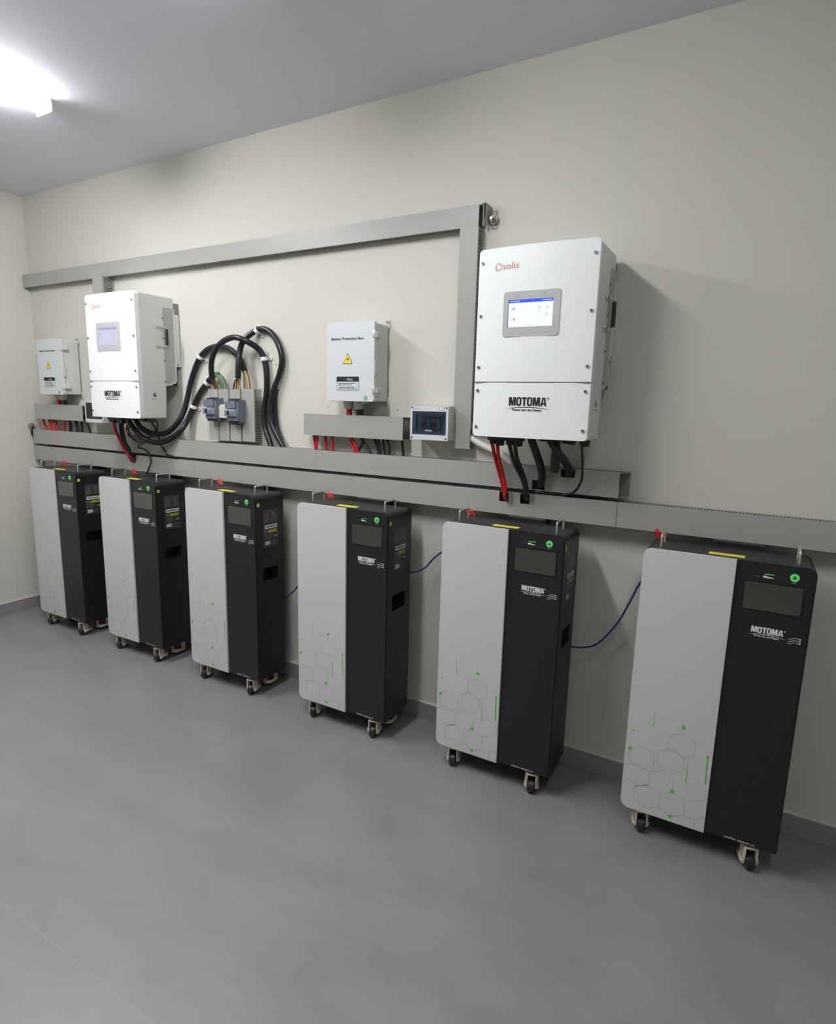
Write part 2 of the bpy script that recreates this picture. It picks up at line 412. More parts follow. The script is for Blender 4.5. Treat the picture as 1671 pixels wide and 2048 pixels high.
b = MB(); b.box(XL, XL + .011, YF, -.0, 0, .073, 'base', r=.0015); b.box(XL, XL + .009, YF, -.0, .073, .0765, 'caulk')
tag(b.build('baseboard_left'), kind='structure')
b = MB(); b.box(XR - .011, XR, YF, 0, 0, .073, 'base', r=.0015); tag(b.build('baseboard_right'), kind='structure')
b = MB(); b.box(XL + .011, XR - .011, YF, YF + .011, 0, .073, 'base', r=.0015); tag(b.build('baseboard_front'), kind='structure')

# ================================================================== ceiling lamp
def make_lamp(x, y0, y1, strength, label):
    M['lamp'] = mat('lamp_diffuser', srgb(240, 240, 240), 0.5, emit=(LAMP_COLOR + (1,), strength))
    t = thing('ceiling_lamp', (x, (y0 + y1) / 2, CEIL), label, 'ceiling lamp')
    hl = (y1 - y0) / 2
    b = MB(); b.box(-.045, .045, -hl, hl, -.018, 0, 'lamp_body', r=.004); b.build('lamp_housing', t)
    b = MB(); b.prism([(x_ * .052, -.018 - .034 * math.sqrt(max(0, 1 - abs(x_) ** 2.6))) for x_ in [i / 8 - 1 for i in range(17)]], lambda u, v, d: (u, d, v), -hl + .015, hl - .012, 'lamp')
    b.build('diffuser', t)
    for s_ in (-1, 1):
        b = MB(); b.box(-.054, .054, s_ * hl - .012 * (s_ > 0), s_ * hl + .012 * (s_ < 0), -.055, -.016, 'lamp_body', r=.006); b.build('end_cap', t)
for L_ in LAMPS: make_lamp(*L_)

# ================================================================== slotted cable ducts
def duct(name, l0, l1, w0, w1, dep, vertical, label, covers=None, group=None, pitch=.01, slot=.0042, slots=None, slotd=None, sides=(0, 1), tray_ext=(0, 0), lip=.010):
    """l along the duct, w across it, d out of the wall"""
    L0, W0 = l0, w0; l1 -= l0; w1 -= w0; l0 = w0 = 0
    if vertical: mp = lambda l, w_, d: (w_, -d, l); loc = (W0, 0, L0)
    else: mp = lambda l, w_, d: (l, -d, w_); loc = (L0, 0, W0)
    o = thing(name, loc, label, 'cable duct', group)
    b = MB()
    a0, a1 = l0 - tray_ext[0], l1 + tray_ext[1]
    def bx(la, lb, wa, wb, da, db, m):
        p = mp(la, wa, da); q = mp(lb, wb, db)
        b.box(min(p[0], q[0]), max(p[0], q[0]), min(p[1], q[1]), max(p[1], q[1]), min(p[2], q[2]), max(p[2], q[2]), m)
    th = .0018
    bx(a0, a1, w0 + .001, w1 - .001, 0.0, th, 'duct_in')
    sd = slotd or (.008, dep - .004)
    for k, (wa, wb) in enumerate(((w0 + .001, w0 + .001 + th), (w1 - .001 - th, w1 - .001))):
        if k not in sides:
            bx(a0, a1, wa, wb, th, dep - .002, 'duct_in'); continue
        s0, s1 = slots or (a0, a1)
        if slots: s0 -= L0; s1 -= L0; s0 = max(s0, a0); s1 = min(s1, a1)
        n = int((s1 - s0) / pitch)
        hol = [(s0 + (i + .5) * pitch - slot / 2, s0 + (i + .5) * pitch + slot / 2) for i in range(n)]
        if s0 > a0: bx(a0, s0, wa, wb, th, dep - .002, 'duct_in')
        bx(s0, s1, wa, wb, th, sd[0], 'duct_in'); bx(s0, s1, wa, wb, sd[1], dep - .002, 'duct_in')
        prev = s0
        for h0, h1 in hol:
            bx(prev, h0, wa, wb, sd[0], sd[1], 'duct_in'); prev = h1
        bx(prev, s1, wa, wb, sd[0], sd[1], 'duct_in')
    b.build('tray', o, smooth=False)
    for c in (covers or [(L0, L0 + l1, [])]):
        ca, cb, hs = c[0] - L0 + .0006, c[1] - L0 - .0006, [(h[0] - L0, h[1] - L0, h[2] - W0, h[3] - W0) for h in c[2]]
        dd = c[3] if len(c) > 3 else 0
        b = MB()
        b.plate(ca, cb, w0 - .0006, w1 + .0006, dep - .0016 + dd, dep + dd, mp, 'duct', hs)
        if vertical: hs = []
        for wa, wb in ((w0 - .0006, w0 + .0006), (w1 - .0006, w1 + .0006)): bx(ca, cb, wa, wb, dep - lip, dep - .0016 + dd, 'duct')
        b.build('cover', o, smooth=False)
    return o

duct('cable_duct', -3.985, -.963, 2.005, 2.078, .040, False, 'long high grey cable duct above both white inverters', covers=[(-3.985, -2.33, []), (-2.33, -.963, [])], sides=(0,), slots=(-1.9, -.975), slotd=(.006, .034), lip=.006, tray_ext=(0, .012))
duct('cable_duct', 1.1965, 2.003, -1.034, -.962, .045, True, 'tall vertical grey cable duct left of the large right-hand inverter', pitch=.0085, slot=.0045, slotd=(.006, .038), lip=.007)
duct('cable_duct', 1.83, 2.003, -3.235, -3.155, .075, True, 'short vertical grey duct rising from behind the left inverter to the high duct', pitch=.0085, slot=.0042, slotd=(.012, .060), lip=.010)
duct('cable_duct', -3.958, 1.2, .966, 1.051, .070, False, 'lowest grey cable duct running just above all six battery cabinets',
     covers=[(-3.958, -2.493, [(-3.003, -2.961, 1.012, 1.051 + .0006)]), (-2.493, -2.187, []), (-2.187, -.39, [(-.818, -.782, 1.013, 1.0516), (-.736, -.701, 1.012, 1.0516)], .0015), (-.39, 1.2, [])], slotd=(.022, .048), slot=.0045)
duct('cable_duct', -3.960, -.389, 1.066, 1.152, .070, False, 'second lowest grey cable duct, its open slotted end right under the right inverter',
     covers=[(-3.960, -2.186, []), (-2.186, -.389, [(-.694, -.647, 1.0654, 1.103), (-.591, -.542, 1.122, 1.1526)], .0012)], slotd=(.018, .050), tray_ext=(0, .022))
duct('cable_duct', -1.763, -1.247, 1.218, 1.310, .070, False, 'short grey duct right below the front protection box', slotd=(.012, .05), tray_ext=(0, 0))
duct('cable_duct', -3.918, -3.42, 1.220, 1.309, .070, False, 'short grey duct right below the far left protection box', slotd=(.012, .05))
G4 = 'upright ducts around the motor breakers'
duct('cable_duct', 1.162, 1.414, -2.386, -2.323, .052, True, 'leftmost of the four upright grey ducts carrying the two motor breakers', covers=[(1.162, 1.262, []), (1.372, 1.414, [])], group=G4)
duct('cable_duct', 1.163, 1.414, -2.315, -2.249, .052, True, 'second of the four upright grey ducts, behind the cream cover', group=G4)
duct('cable_duct', 1.164, 1.413, -2.239, -2.170, .052, True, 'third of the four upright grey ducts, behind the right motor breaker', covers=[(1.164, 1.245, []), (1.368, 1.413, [])], group=G4)
duct('cable_duct', 1.166, 1.416, -2.158, -2.080, .052, True, 'rightmost of the four upright grey ducts, slotted side showing', pitch=.0085, slot=.0042, slots=(1.17, 1.375), slotd=(.008, .046), lip=.006, group=G4)
# torn end piece of the high duct and the loose anchor beside it
b = MB()
b.plate(-.0145, .0145, 0, .074, .002, .004, lambda u, v, d: (d, u - .022, v), 'duct', holes=[(-.006, -.001, 0, .032)])
b.box(-.0, .016, -.044, -.001, .0725, .0750, 'duct', r=.001)
b.box(.014, .016, -.040, -.001, .010, .0740, 'duct', r=.0008)
o = b.build('duct_end_cap', loc=(-.951, 0, 2.0045)); tag(o, 'bent grey end piece closing the high cable duct at its right end', 'end cap')
b = MB()
b.cyl((0, 0, 0), (0, -.012, 0), .017, 'brass', n=20); b.cyl((0, -.012, 0), (0, -.022, 0), .011, 'brass', n=6); b.cyl((0, -.022, 0), (0, -.034, 0), .005, 'screw')
b.box(-.009, .009, -.006, 0, .012, .032, 'brass', r=.002); b.box(-.012, .012, -.004, 0, -.030, -.014, 'brass', r=.002)
o = b.build('wall_anchor', loc=(-.918, 0, 2.028)); tag(o, 'small metal anchor on the wall beside the high duct end', 'anchor')
t = thing('cable_outlet', (XL, -.062, 1.170), 'round metal cable outlet with a black stub at the far left duct ends', 'cable outlet')
b = MB(); b.cyl((0, 0, 0), (.010, 0, 0), .021, 'duct_in', n=24); b.cyl((.010, 0, 0), (.014, 0, 0), .016, 'brass', n=24); b.cyl((.013, 0, 0), (.020, 0, 0), .006, 'screw'); b.build('outlet_plate', t)
b = MB(); b.tube([(.012, -.002, -.010), (.018, -.008, -.030), (.022, -.006, -.050), (.040, .010, -.066)], .008, 'rubber'); b.build('cable_stub', t)

# ================================================================== inverters
IW = .3915; IH = .598
def make_inverter(loc, label, lit):
    hw = IW / 2; YF_, YB = -.2515, -.100
    bulge = lambda x: -.011 * (1 - min(1, abs(x) / hw) ** 2)
    def dfm(co): return (co.x, co.y + (bulge(co.x) if co.y < -.235 else 0), co.z)
    t = thing('inverter', loc, label, 'inverter')
    b = MB()      # rear housing and side walls
    side = [(YF_ + .006, 0), (YB, 0), (YB, .166), (-.031, .166), (-.031, IH), (YF_ + .006, IH - .002)]
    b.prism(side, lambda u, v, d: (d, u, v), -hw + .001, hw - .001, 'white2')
    bmesh.ops.bevel(b.bm, geom=[e for e in b.bm.edges if abs(abs((e.verts[0].co.x + e.verts[1].co.x) / 2) - (hw - .001)) < 1e-5], offset=.004, segments=2, affect='EDGES')
    b.build('housing', t)
    def front(z0, z1, r):
        b = MB(); cr = .014
        xs = [-hw + cr * (1 - math.cos(math.pi / 2 * k / 6)) for k in range(7)]; xs += [-hw + cr + (2 * hw - 2 * cr) * k / 24 for k in range(1, 24)]; xs += [-q for q in reversed(xs[:7])]
        def inset(x, rr):
            dd = max(0.0, abs(x) - (hw - rr)) if rr > 0 else 0.0
            return rr - math.sqrt(max(0.0, rr * rr - dd * dd))
        lo = [(x, z0 + inset(x, r[0])) for x in xs]; hi = [(x, z1 - inset(x, r[2])) for x in xs]
        # front as strips between matching lower and upper points
        m_ = len(lo); assert m_ == len(hi)
        v = [(p[0], YF_, p[1]) for p in lo] + [(p[0], YF_, p[1]) for p in hi] + [(p[0], YF_ + .022, p[1]) for p in lo] + [(p[0], YF_ + .022, p[1]) for p in hi]
        lo_i = list(range(m_)); hi_i = list(range(m_, 2 * m_)); f = [(i, i + 1, m_ + i + 1, m_ + i) for i in range(m_ - 1)]
        f += [(2 * m_ + i, 3 * m_ + i, 3 * m_ + i + 1, 2 * m_ + i + 1) for i in range(m_ - 1)]
        f += [(i, 2 * m_ + i, 2 * m_ + i + 1, i + 1) for i in range(m_ - 1)] + [(m_ + i, m_ + i + 1, 3 * m_ + i + 1, 3 * m_ + i) for i in range(m_ - 1)]
        f += [(0, m_, 3 * m_, 2 * m_), (m_ - 1, 3 * m_ - 1, 4 * m_ - 1, 2 * m_ - 1)]
        b.faces(v, f, 'white')
        return b
    up = front(.1808, IH + .003, (0, 0, .014, .014)); up = up.build('upper_cover', t, deform=dfm)
    lo = front(-.001, .1782, (.012, .012, 0, 0)).build('lower_cover', t, deform=dfm)
    b = MB(); b.box(-hw + .003, hw - .003, YF_ - .005, YF_ + .01, .178, .181, 'seam'); b.build('seam_gap', t)
    for z, par in ((.559, up), (.393, up), (.2285, up), (.152, lo), (.031, lo)):
        for x in (-hw + .0135, hw - .0145):
            b = MB(); y = YF_ + bulge(x)
            b.cyl((x, y + .001, z), (x, y - .0012, z), .0075, 'white', n=18); b.cyl((x, y, z), (x, y - .0042, z), .0048, 'screw', n=14); b.cyl((x, y - .0043, z), (x, y - .0046, z), .002, 'dark', n=6)
            b.build('screw', par)
    # display
    yb = YF_ - .0112
    b = MB(); b.prism(rrect(-.100, .087, .3225, .4625, .009), along_y, yb, YF_ + .003, 'bezel', r=.0012)
    bz = b.build('display_bezel', t)
    b = MB(); u0, u1, v0, v1 = -.0815, .0645, .3525, .4360
    mS, mBar = ('lcd', 'lcdblue') if lit else ('lcd_side', 'lcdlav')
    b.box(u0, u1, yb - .0004, yb + .002, v0, v1, mS)
    if lit: rect(b, u0 - .0022, u0, v0 - .001, v1 + .001, along_y, yb - .0005, 'blueprint')
    rect(b, u0, u1, v1 - .0095, v1 + .0005, along_y, yb - .0006, mBar)
    textbars(b, u0 + .006, u0 + .042, v1 - .0062, v1 - .0032, 1, along_y, yb - .0008, 'whiteprint' if lit else mS, .8)
    textbars(b, u1 - .034, u1 - .003, v1 - .0060, v1 - .0030, 1, along_y, yb - .0008, 'whiteprint' if lit else mS, .8)
    dk = 'greyprint'; cy = 'lcdcyan' if lit else 'greyprint'
    flat(b, [(u0 + .010, .408), (u0 + .018, .413), (u0 + .024, .410), (u0 + .016, .404)], along_y, yb - .0008, cy)
    rect(b, u0 + .017, u0 + .021, .373, .380, along_y, yb - .0008, dk)
    for p, q in (((.096, .405), (.102, .413)), ((.102, .413), (.106, .411)), ((.106, .411), (.104, .405))): line2(b, (u0 + p[0], p[1]), (u0 + q[0], q[1]), .0011, along_y, yb - .0008, dk)
    rect(b, u0 + .101, u0 + .103, .396, .401, along_y, yb - .0008, dk); rect(b, u0 + .126, u0 + .131, .408, .4105, along_y, yb - .0008, dk)
    rect(b, u0 + .124, u0 + .1255, .383, .391, along_y, yb - .0008, dk); rect(b, u0 + .129, u0 + .1303, .385, .391, along_y, yb - .0008, dk)
    rect(b, u0 + .060, u0 + .082, .3575, .3585, along_y, yb - .0008, 'hexprint')
    for a in ((.045, .408), (.058, .401), (.042, .381), (.057, .377)): rect(b, u0 + a[0], u0 + a[0] + .006, a[1], a[1] + .0008, along_y, yb - .0008, 'hexprint')
    b.build('screen', bz)
    for x, m_ in ((-.052, 'redprint'), (-.008, 'whiteprint'), (.037, 'dark')):
        b = MB(); disc(b, x, .4515, .0016 if m_ != 'redprint' else .0009, along_y, yb - .0006, m_); rect(b, x - .007, x + .007, .4435, .4445, along_y, yb - .0006, 'greyprint'); b.build('status_light', bz)
    for x in (-.072, -.032, .008, .049):
        b = MB(); disc(b, x, .3405, .0017, along_y, yb - .0006, 'whiteprint', 12); rect(b, x - .005, x + .005, .3325, .3338, along_y, yb - .0006, 'greyprint'); b.build('touch_key', bz)
    # logos
    b = MB(); cu, cv = -.124, .5415
    for i in range(12):
        a = 2 * math.pi * i / 12
        p = lambda r, da: (cu + r * math.cos(a + da), cv + r * math.sin(a + da))
        for q in ((p(.0085, -.13), p(.0095, .16), .0014), (p(.0095, .16), p(.0140, .05), .0009), (p(.0085, -.13), p(.0140, -.05), .0009)): line2(b, q[0], q[1], q[2], along_y, YF_ - .0008, 'orange')
    put_text(b, 'solis', -.109, -.054, .533, .5525, along_y, YF_ - .0008, 'orange')
    b.build('printed_logo', up, deform=dfm)
    b = MB(); maker_logo(b, -.065, .060, .1040, .1315, along_y, YF_ - .0008, 'dark'); b.build('printed_logo', lo, deform=dfm)
    # right hand side: badge, handle, ventilation sheet
    sd = lambda u, v, d: (d, u, v)
    b = MB(); disc(b, -.165, .1165, .0105, sd, hw - .0002, 'blueprint'); disc(b, -.1635, .1185, .0055, sd, hw, 'bezel', 16)
    textbars(b, -.187, -.143, .0945, .0985, 1, sd, hw, 'greyprint', .6); b.build('round_badge', t)
    for s_ in (-1, 1):
        b = MB(); x0, x1 = (hw - .002, hw + .0012) if s_ > 0 else (-hw - .0012, -hw + .002)
        b.box(x0, x1, -.097, -.036, .172, .546, 'mesh')
        b.build('vent_sheet', t, smooth=False)
        b = MB(); x0, x1 = (hw, hw + .0016) if s_ > 0 else (-hw - .0016, -hw)
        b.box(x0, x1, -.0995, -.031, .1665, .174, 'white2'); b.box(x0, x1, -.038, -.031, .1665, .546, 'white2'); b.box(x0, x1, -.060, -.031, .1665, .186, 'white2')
        for z in (.495, .398, .288, .186): b.cyl((s_ * (hw - .001), -.100, z), (s_ * (hw + .004), -.100, z), .004, 'screw', n=10)
        b.cyl((s_ * hw, -.040, .178), (s_ * (hw + .004), -.040, .178), .004, 'screw', n=10)
        b.build('vent_frame', t)
        b = MB()
        for z in (.4485, .3545):
            b.box(min(s_ * hw, s_ * (hw + .005)), max(s_ * hw, s_ * (hw + .005)), -.143, -.116, z - .0075, z + .0075, 'chrome', r=.0015)
            b.cyl((s_ * (hw + .004), -.136, z), (s_ * (hw + .007), -.136, z), .0035, 'screw', n=8); b.cyl((s_ * (hw + .004), -.126, z), (s_ * (hw + .007), -.126, z), .0035, 'screw', n=8)
        zz = [.4485, .3545]
        b.tube([(s_ * (hw + .006), -.120, zz[0]), (s_ * (hw + .013), -.105, zz[0]), (s_ * (hw + .017), -.094, zz[0] - .006), (s_ * (hw + .017), -.092, zz[0] - .018), (s_ * (hw + .017), -.092, zz[1] + .018), (s_ * (hw + .017), -.094, zz[1] + .006), (s_ * (hw + .013), -.105, zz[1]), (s_ * (hw + .006), -.120, zz[1])], .0032, 'chrome', n=8)
        h = b.build('side_handle', t)
        b = MB(); b.cyl((s_ * (hw + .017), -.092, .4400), (s_ * (hw + .017), -.092, .3630), .0068, 'black', n=14); b.build('grip', h)
    # wall bracket
    b = MB()
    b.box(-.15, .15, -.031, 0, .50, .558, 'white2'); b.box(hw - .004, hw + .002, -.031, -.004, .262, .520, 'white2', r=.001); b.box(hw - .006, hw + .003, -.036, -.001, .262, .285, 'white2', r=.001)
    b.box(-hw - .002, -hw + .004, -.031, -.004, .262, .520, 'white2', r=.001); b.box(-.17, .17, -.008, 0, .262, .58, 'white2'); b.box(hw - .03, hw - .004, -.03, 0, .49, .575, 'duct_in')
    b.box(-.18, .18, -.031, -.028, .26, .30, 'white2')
    b.cyl((hw + .002, -.022, .272), (hw + .0045, -.022, .272), .0045, 'screw', n=10)
    b.build('wall_bracket', t)
    # cable glands and connector housings on the underside
    for x, wx, dz, kind in ((-.135, .030, .030, 'b'), (-.072, .034, .030, 'b'), (.030, .016, .012, 'c'), (.058, .011, .010, 'c'), (.118, .026, .016, 'b'), (.172, .019, .022, 'c')):
        b = MB(); y = -.175
        if kind == 'b':
            b.box(x - wx, x + wx, y - .018, y + .018, -dz * .55, .001, 'black', r=.003); b.box(x - wx * .75, x - wx * .05, y - .014, y + .014, -dz, -dz * .5, 'black', r=.003); b.box(x + wx * .05, x + wx * .8, y - .014, y + .014, -dz * 1.15, -dz * .5, 'black', r=.003)
        else:
            b.cyl((x, y, .001), (x, y, -dz * .5), wx, 'black', n=6); b.cyl((x, y, -dz * .5), (x, y, -dz), wx * .8, 'black', n=16)
        b.build('cable_gland', t)
    return t
INV1 = make_inverter((-3.0326 + IW / 2, 0, 1.261), 'white wall inverter at the left, seen at an angle with its grey ventilated side showing', False)
INV2 = make_inverter((-.8566 + IW / 2, 0, 1.261), 'large white wall inverter at the right with a brightly lit screen', True)

# ================================================================== protection boxes
def make_protection_box(loc, label):
    W_ = .236; H_ = .314; hw = W_ / 2
    t = thing('protection_box', loc, label, 'electrical box', None)
    b = MB(); b.box(-hw + .004, hw - .006, -.100, -.006, .002, H_ - .004, 'boxside', r=.006); b.box(-hw + .001, hw - .003, -.103, -.098, -.001, H_ - .001, 'boxside', r=.002); b.build('body', t)
    b = MB(); b.prism(rrect(-hw, hw, 0, H_, .006), along_y, -.119, -.1035, 'boxgrey', r=.003); lid = b.build('lid', t)
    y = -.1194; b = MB()
    put_text(b, 'Battery Protection Box', -.094, .068, .240, .2545, along_y, y, 'dark', .028); b.build('printed_title', lid)
    b = MB(); tri = [(-.0350, .1490), (.0130, .1490), (-.0110, .1925)]
    cx = sum(p[0] for p in tri) / 3; cy = sum(p[1] for p in tri) / 3
    flat(b, tri, along_y, y, 'dark'); flat(b, [(cx + (p[0] - cx) * .84, cy + (p[1] - cy) * .84) for p in tri], along_y, y - .0002, 'triyellow')
    flat(b, [(-.0070, .1790), (-.0175, .1655), (-.0110, .1665), (-.0145, .1545), (-.0035, .1705), (-.0100, .1695)], along_y, y - .0004, 'dark'); b.build('warning_sign', lid)
    b = MB(); rect(b, -.0675, .0455, .0415, .0985, along_y, y, 'dark'); rect(b, -.0660, .0440, .0430, .0780, along_y, y - .0002, 'boxgrey')
    put_text(b, 'Notice', -.014, .014, .0835, .0925, along_y, y - .0002, 'whiteprint', .01)
    flat(b, [(-.030, .0830), (-.019, .0830), (-.0245, .0930)], along_y, y - .0002, 'redlever')
    textbars(b, -.058, .030, .0615, .0735, 2, along_y, y - .0004, 'dark'); textbars(b, -.058, .040, .0460, .0580, 2, along_y, y - .0004, 'dark'); b.build('notice_label', lid)
    b = MB(); disc(b, .0785, .0125, .0100, along_y, y, 'greenwire'); ring(b, .0785, .0125, .005, .0065, along_y, y - .0002, 'whiteprint'); b.build('round_sticker', lid)
    for z in (.262, .044):
        b = MB(); b.box(hw - .004, hw + .005, -.121, -.076, z - .013, z + .013, 'boxgrey', r=.002); b.box(hw + .002, hw + .011, -.112, -.080, z - .0095, z + .0095, 'cream', r=.002)
        b.box(hw - .006, hw + .003, -.1215, -.116, z - .016, z + .016, 'chrome', r=.001); b.build('latch', t)
    b = MB(); b.box(hw - .006, hw + .004, -.116, -.096, .100, .165, 'boxside', r=.002); b.cyl((hw + .003, -.106, .107), (hw + .0048, -.106, .107), .002, 'dark', n=8); b.build('hasp', t)
    for x in (-hw + .012, hw - .012):
        for z, s_ in ((H_ + .004, 1), (-.004, -1)):
            b = MB(); b.prism(rrect(x - .011, x + .011, z - .022 if s_ > 0 else z - .014, z + .014 if s_ > 0 else z + .022, .007), along_y, -.006, 0, 'boxside', r=.001)
            b.cyl((x, -.005, z + s_ * .004), (x, -.0105, z + s_ * .004), .0055, 'screw', n=14); b.build('mounting_tab', t)
    for x in (-.054, .001):
        b = MB(); b.lathe((x, -.055, .004), (0, 0, -1), [(0, .022), (.012, .0235), (.016, .0235), (.024, .020), (.036, .0165), (.037, .012), (.037, .0001)], 'cream', n=20); b.build('cable_gland', t)
    b = MB(); b.box(.032, .052, -.085, -.06, -.010, .004, 'cream', r=.002); b.build('drain_plug', t)
    return t
PB2 = make_protection_box((-1.5936 + .118, 0, 1.3687), 'pale grey battery protection box between the two inverters')
PB1 = make_protection_box((-3.7455 + .118 - .004, 0, 1.3687), 'pale grey battery protection box at the far left beside the left inverter')
for t_, px in ((PB2, -1.4756), (PB1, -3.6315)):
    where = 'front' if t_ is PB2 else 'far left'
    for dx, m_, cname in ((-.054, 'red', 'red'), (.001, 'rubber', 'black')):
        b = MB(); b.tube([(0, 0, 0), (0, 0, -.040), (.002, .002, -.085)], .0125 if m_ == 'red' else .0145, m_, n=14)
        o = b.build('power_cable', loc=(px + dx, -.048, 1.3687 - .030))
        tag(o, 'thick %s cable dropping from the gland under the %s protection box' % (cname, where), 'cable', 'cables below the glands of the %s protection box' % where)

# ================================================================== breaker enclosures
def make_breaker_box(loc, label):
    W_, H_ = .167, .131; hw = W_ / 2; D = -.095
    t = thing('breaker_box', loc, label, 'breaker box')
    b = MB(); b.plate(-hw + .002, hw - .002, .002, H_ - .002, -.002, -.002, along_y, 'boxside')
    b = MB()
    b.box(-hw - .001, -hw + .003, -.072, 0, .001, H_ - .001, 'boxside'); b.box(hw - .003, hw + .001, -.072, 0, .001, H_ - .001, 'boxside')
    b.box(-hw, hw, -.072, 0, H_ - .004, H_, 'boxside'); b.box(-hw, hw, -.072, 0, 0, .004, 'boxside'); b.box(-hw, hw, -.004, 0, 0, H_, 'boxside')
    b.box(hw + .000, hw + .003, -.012, 0, -.002, H_ + .002, 'boxgrey', r=.001); b.build('back_box', t)
    b = MB(); b.plate(-hw, hw, 0, H_, D + .006, D + .022, along_y, 'boxgrey', holes=[(-.066, .0655, .030, .102)])
    b.plate(-hw, hw, 0, H_, D, D + .006, along_y, 'boxgrey', holes=[(-.0745, .0745, .0205, .1105)]); fr = b.build('front_frame', t)
    for x in (-hw + .008, hw - .008):
        for z in (.0075, H_ - .0065):
            b = MB(); b.cyl((x, D + .001, z), (x, D - .0012, z), .0034, 'dark', n=12); b.build('screw', fr)
    b = MB(); textbars(b, -.060, -.036, .1165, .1205, 1, along_y, D - .0004, 'greyprint'); flat(b, [(-.070, .1165), (-.064, .1225), (-.061, .1225), (-.066, .1165)], along_y, D - .0004, 'redprint')
    rect(b, .045, .0665, .1155, .1275, along_y, D - .0004, 'blueprint'); rect(b, .0462, .0653, .1165, .1265, along_y, D - .0006, 'whiteprint'); rect(b, .0555, .064, .1205, .1225, along_y, D - .0008, 'greyprint')
    b.build('printed_label', fr)
    b = MB(); b.plate(-.066, .0655, .030, .102, D + .030, D + .033, along_y, 'bezel', holes=[(-.045, .048, .042, .086)]); b.build('inner_cover', t)
    for x0, m_ in ((-.0445, 'bgreyd'), (-.0205, 'green'), (-.001, 'bgreyd'), (.0235, 'green')):
        b = MB(); wd = .022 if m_ == 'bgreyd' else .0165
        b.box(x0, x0 + wd, D + .020, -.01, .040, .088, 'dark' if m_ == 'green' else 'bgreyd', r=.001)
        if m_ == 'green': b.box(x0 + .002, x0 + wd - .002, D + .014, D + .022, .060, .083, 'green', r=.001); b.box(x0 + .002, x0 + wd - .002, D + .018, D + .022, .045, .058, 'green')
        else: b.box(x0 + .001, x0 + wd - .001, D + .013, D + .02, .052, .066, 'dark', r=.001); rect(b, x0 + .003, x0 + wd - .003, .070, .083, along_y, D + .0195, 'greyprint')
        b.build('circuit_breaker', t)
    b = MB(); b.plate(-.0745, .0745, .0205, .1105, D + .0010, D + .004, along_y, 'tint'); wn = b.build('window', t)
    b = MB(); rr_ = [(-.061, .032, .0605, .0338), (-.061, .0965, .0605, .0983), (-.061, .032, -.0592, .0983), (.0587, .032, .0605, .0983)]
    for a in rr_: b.box(a[0], a[2], D - .0016, D + .001, a[1], a[3], 'blueframe')
    b.box(-.018, .018, D - .004, D + .001, .032, .0350, 'blueframe'); b.box(-.018, .018, D - .004, D + .001, .0395, .0415, 'blueframe', r=.0007)
    b.box(-.018, -.016, D - .004, D + .001, .0335, .0415, 'blueframe'); b.box(.016, .018, D - .004, D + .001, .0335, .0415, 'blueframe'); b.box(-.015, .015, D - .003, D, .0345, .039, 'bezel')
    b.build('window_catch', wn)
    return t
M['blueframe'] = mat('window_edge_blue', srgb(52, 60, 88), 0.3)
make_breaker_box((-1.1985 + .0835, 0, 1.226), 'small grey breaker box with a tinted window beside the tall vertical duct')
make_breaker_box((-3.375 + .105, 0, 1.217), 'small breaker box mostly hidden behind the left inverter')

# ================================================================== motor breakers and cream cover
def make_motor_breaker(loc):
    t = thing('motor_breaker', loc, 'x', 'circuit breaker', 'motor breakers on the upright ducts')
    hw = .0385
    b = MB(); b.box(-hw, hw, -.085, -.0545, .004, .112, 'bgrey', r=.002); b.box(-hw + .004, hw - .003, -.098, -.084, .024, .100, 'bgrey', r=.0015)
    b.box(-hw - .002, hw - .014, -.108, -.096, .070, .104, 'bgrey', r=.0015)
    b.box(-hw + .003, hw - .004, -.100, -.084, .012, .034, 'bgrey', r=.0015); b.build('housing', t)
    for z in (.106, .006):
        b = MB(); b.box(-hw + .002, hw - .002, -.090, -.058, z - .006, z + .006, 'bgreyd', r=.001)
        for k in range(4): x = -.027 + k * .017; b.cyl((x, -.0895, z), (x, -.0912, z), .0042, 'dark', n=10)
        b.build('terminal_block', t)
    b = MB(); b.box(-hw + .002, hw - .008, -.116, -.095, .034, .066, 'bgrey2', r=.002)
    for x in (-.026, .019): b.box(x - .007, x + .007, -.1185, -.1155, .038, .061, 'bgrey', r=.001)
    fp = b.build('switch_plate', t)
    b = MB(); b.cyl((-.003, -.115, .050), (-.003, -.120, .050), .012, 'bgrey2', n=20); b.box(-.0055, -.0005, -.128, -.119, .040, .060, 'dark', r=.001); b.build('rotary_knob', fp)
    b = MB(); disc(b, -.012, .092, .0035, along_y, -.1082, 'dark', 12); rect(b, -.036, -.022, .078, .081, along_y, -.1082, 'dark'); rect(b, .004, .016, .078, .081, along_y, -.1082, 'dark')
    textbars(b, -.036, .018, .083, .100, 3, along_y, -.1081, 'bgreyd', .12); b.build('printed_marks', t)
    return t
mb1 = make_motor_breaker((-2.321, 0, 1.258)); mb1['label'] = 'left of the two blue grey motor breakers'
mb2 = copy_tree(mb1); mb2.location = (-2.174, 0, 1.252); mb2['label'] = 'right of the two blue grey motor breakers'
b = MB(); b.box(-.0385, .0385, -.030, 0, 0, .060, 'cream', r=.004); b.box(-.033, .033, -.022, 0, .058, .066, 'cream', r=.003)
o = b.build('junction_cover', loc=(-2.262, -.0525, 1.274)); tag(o, 'cream plastic cover between the two motor breakers', 'junction cover')

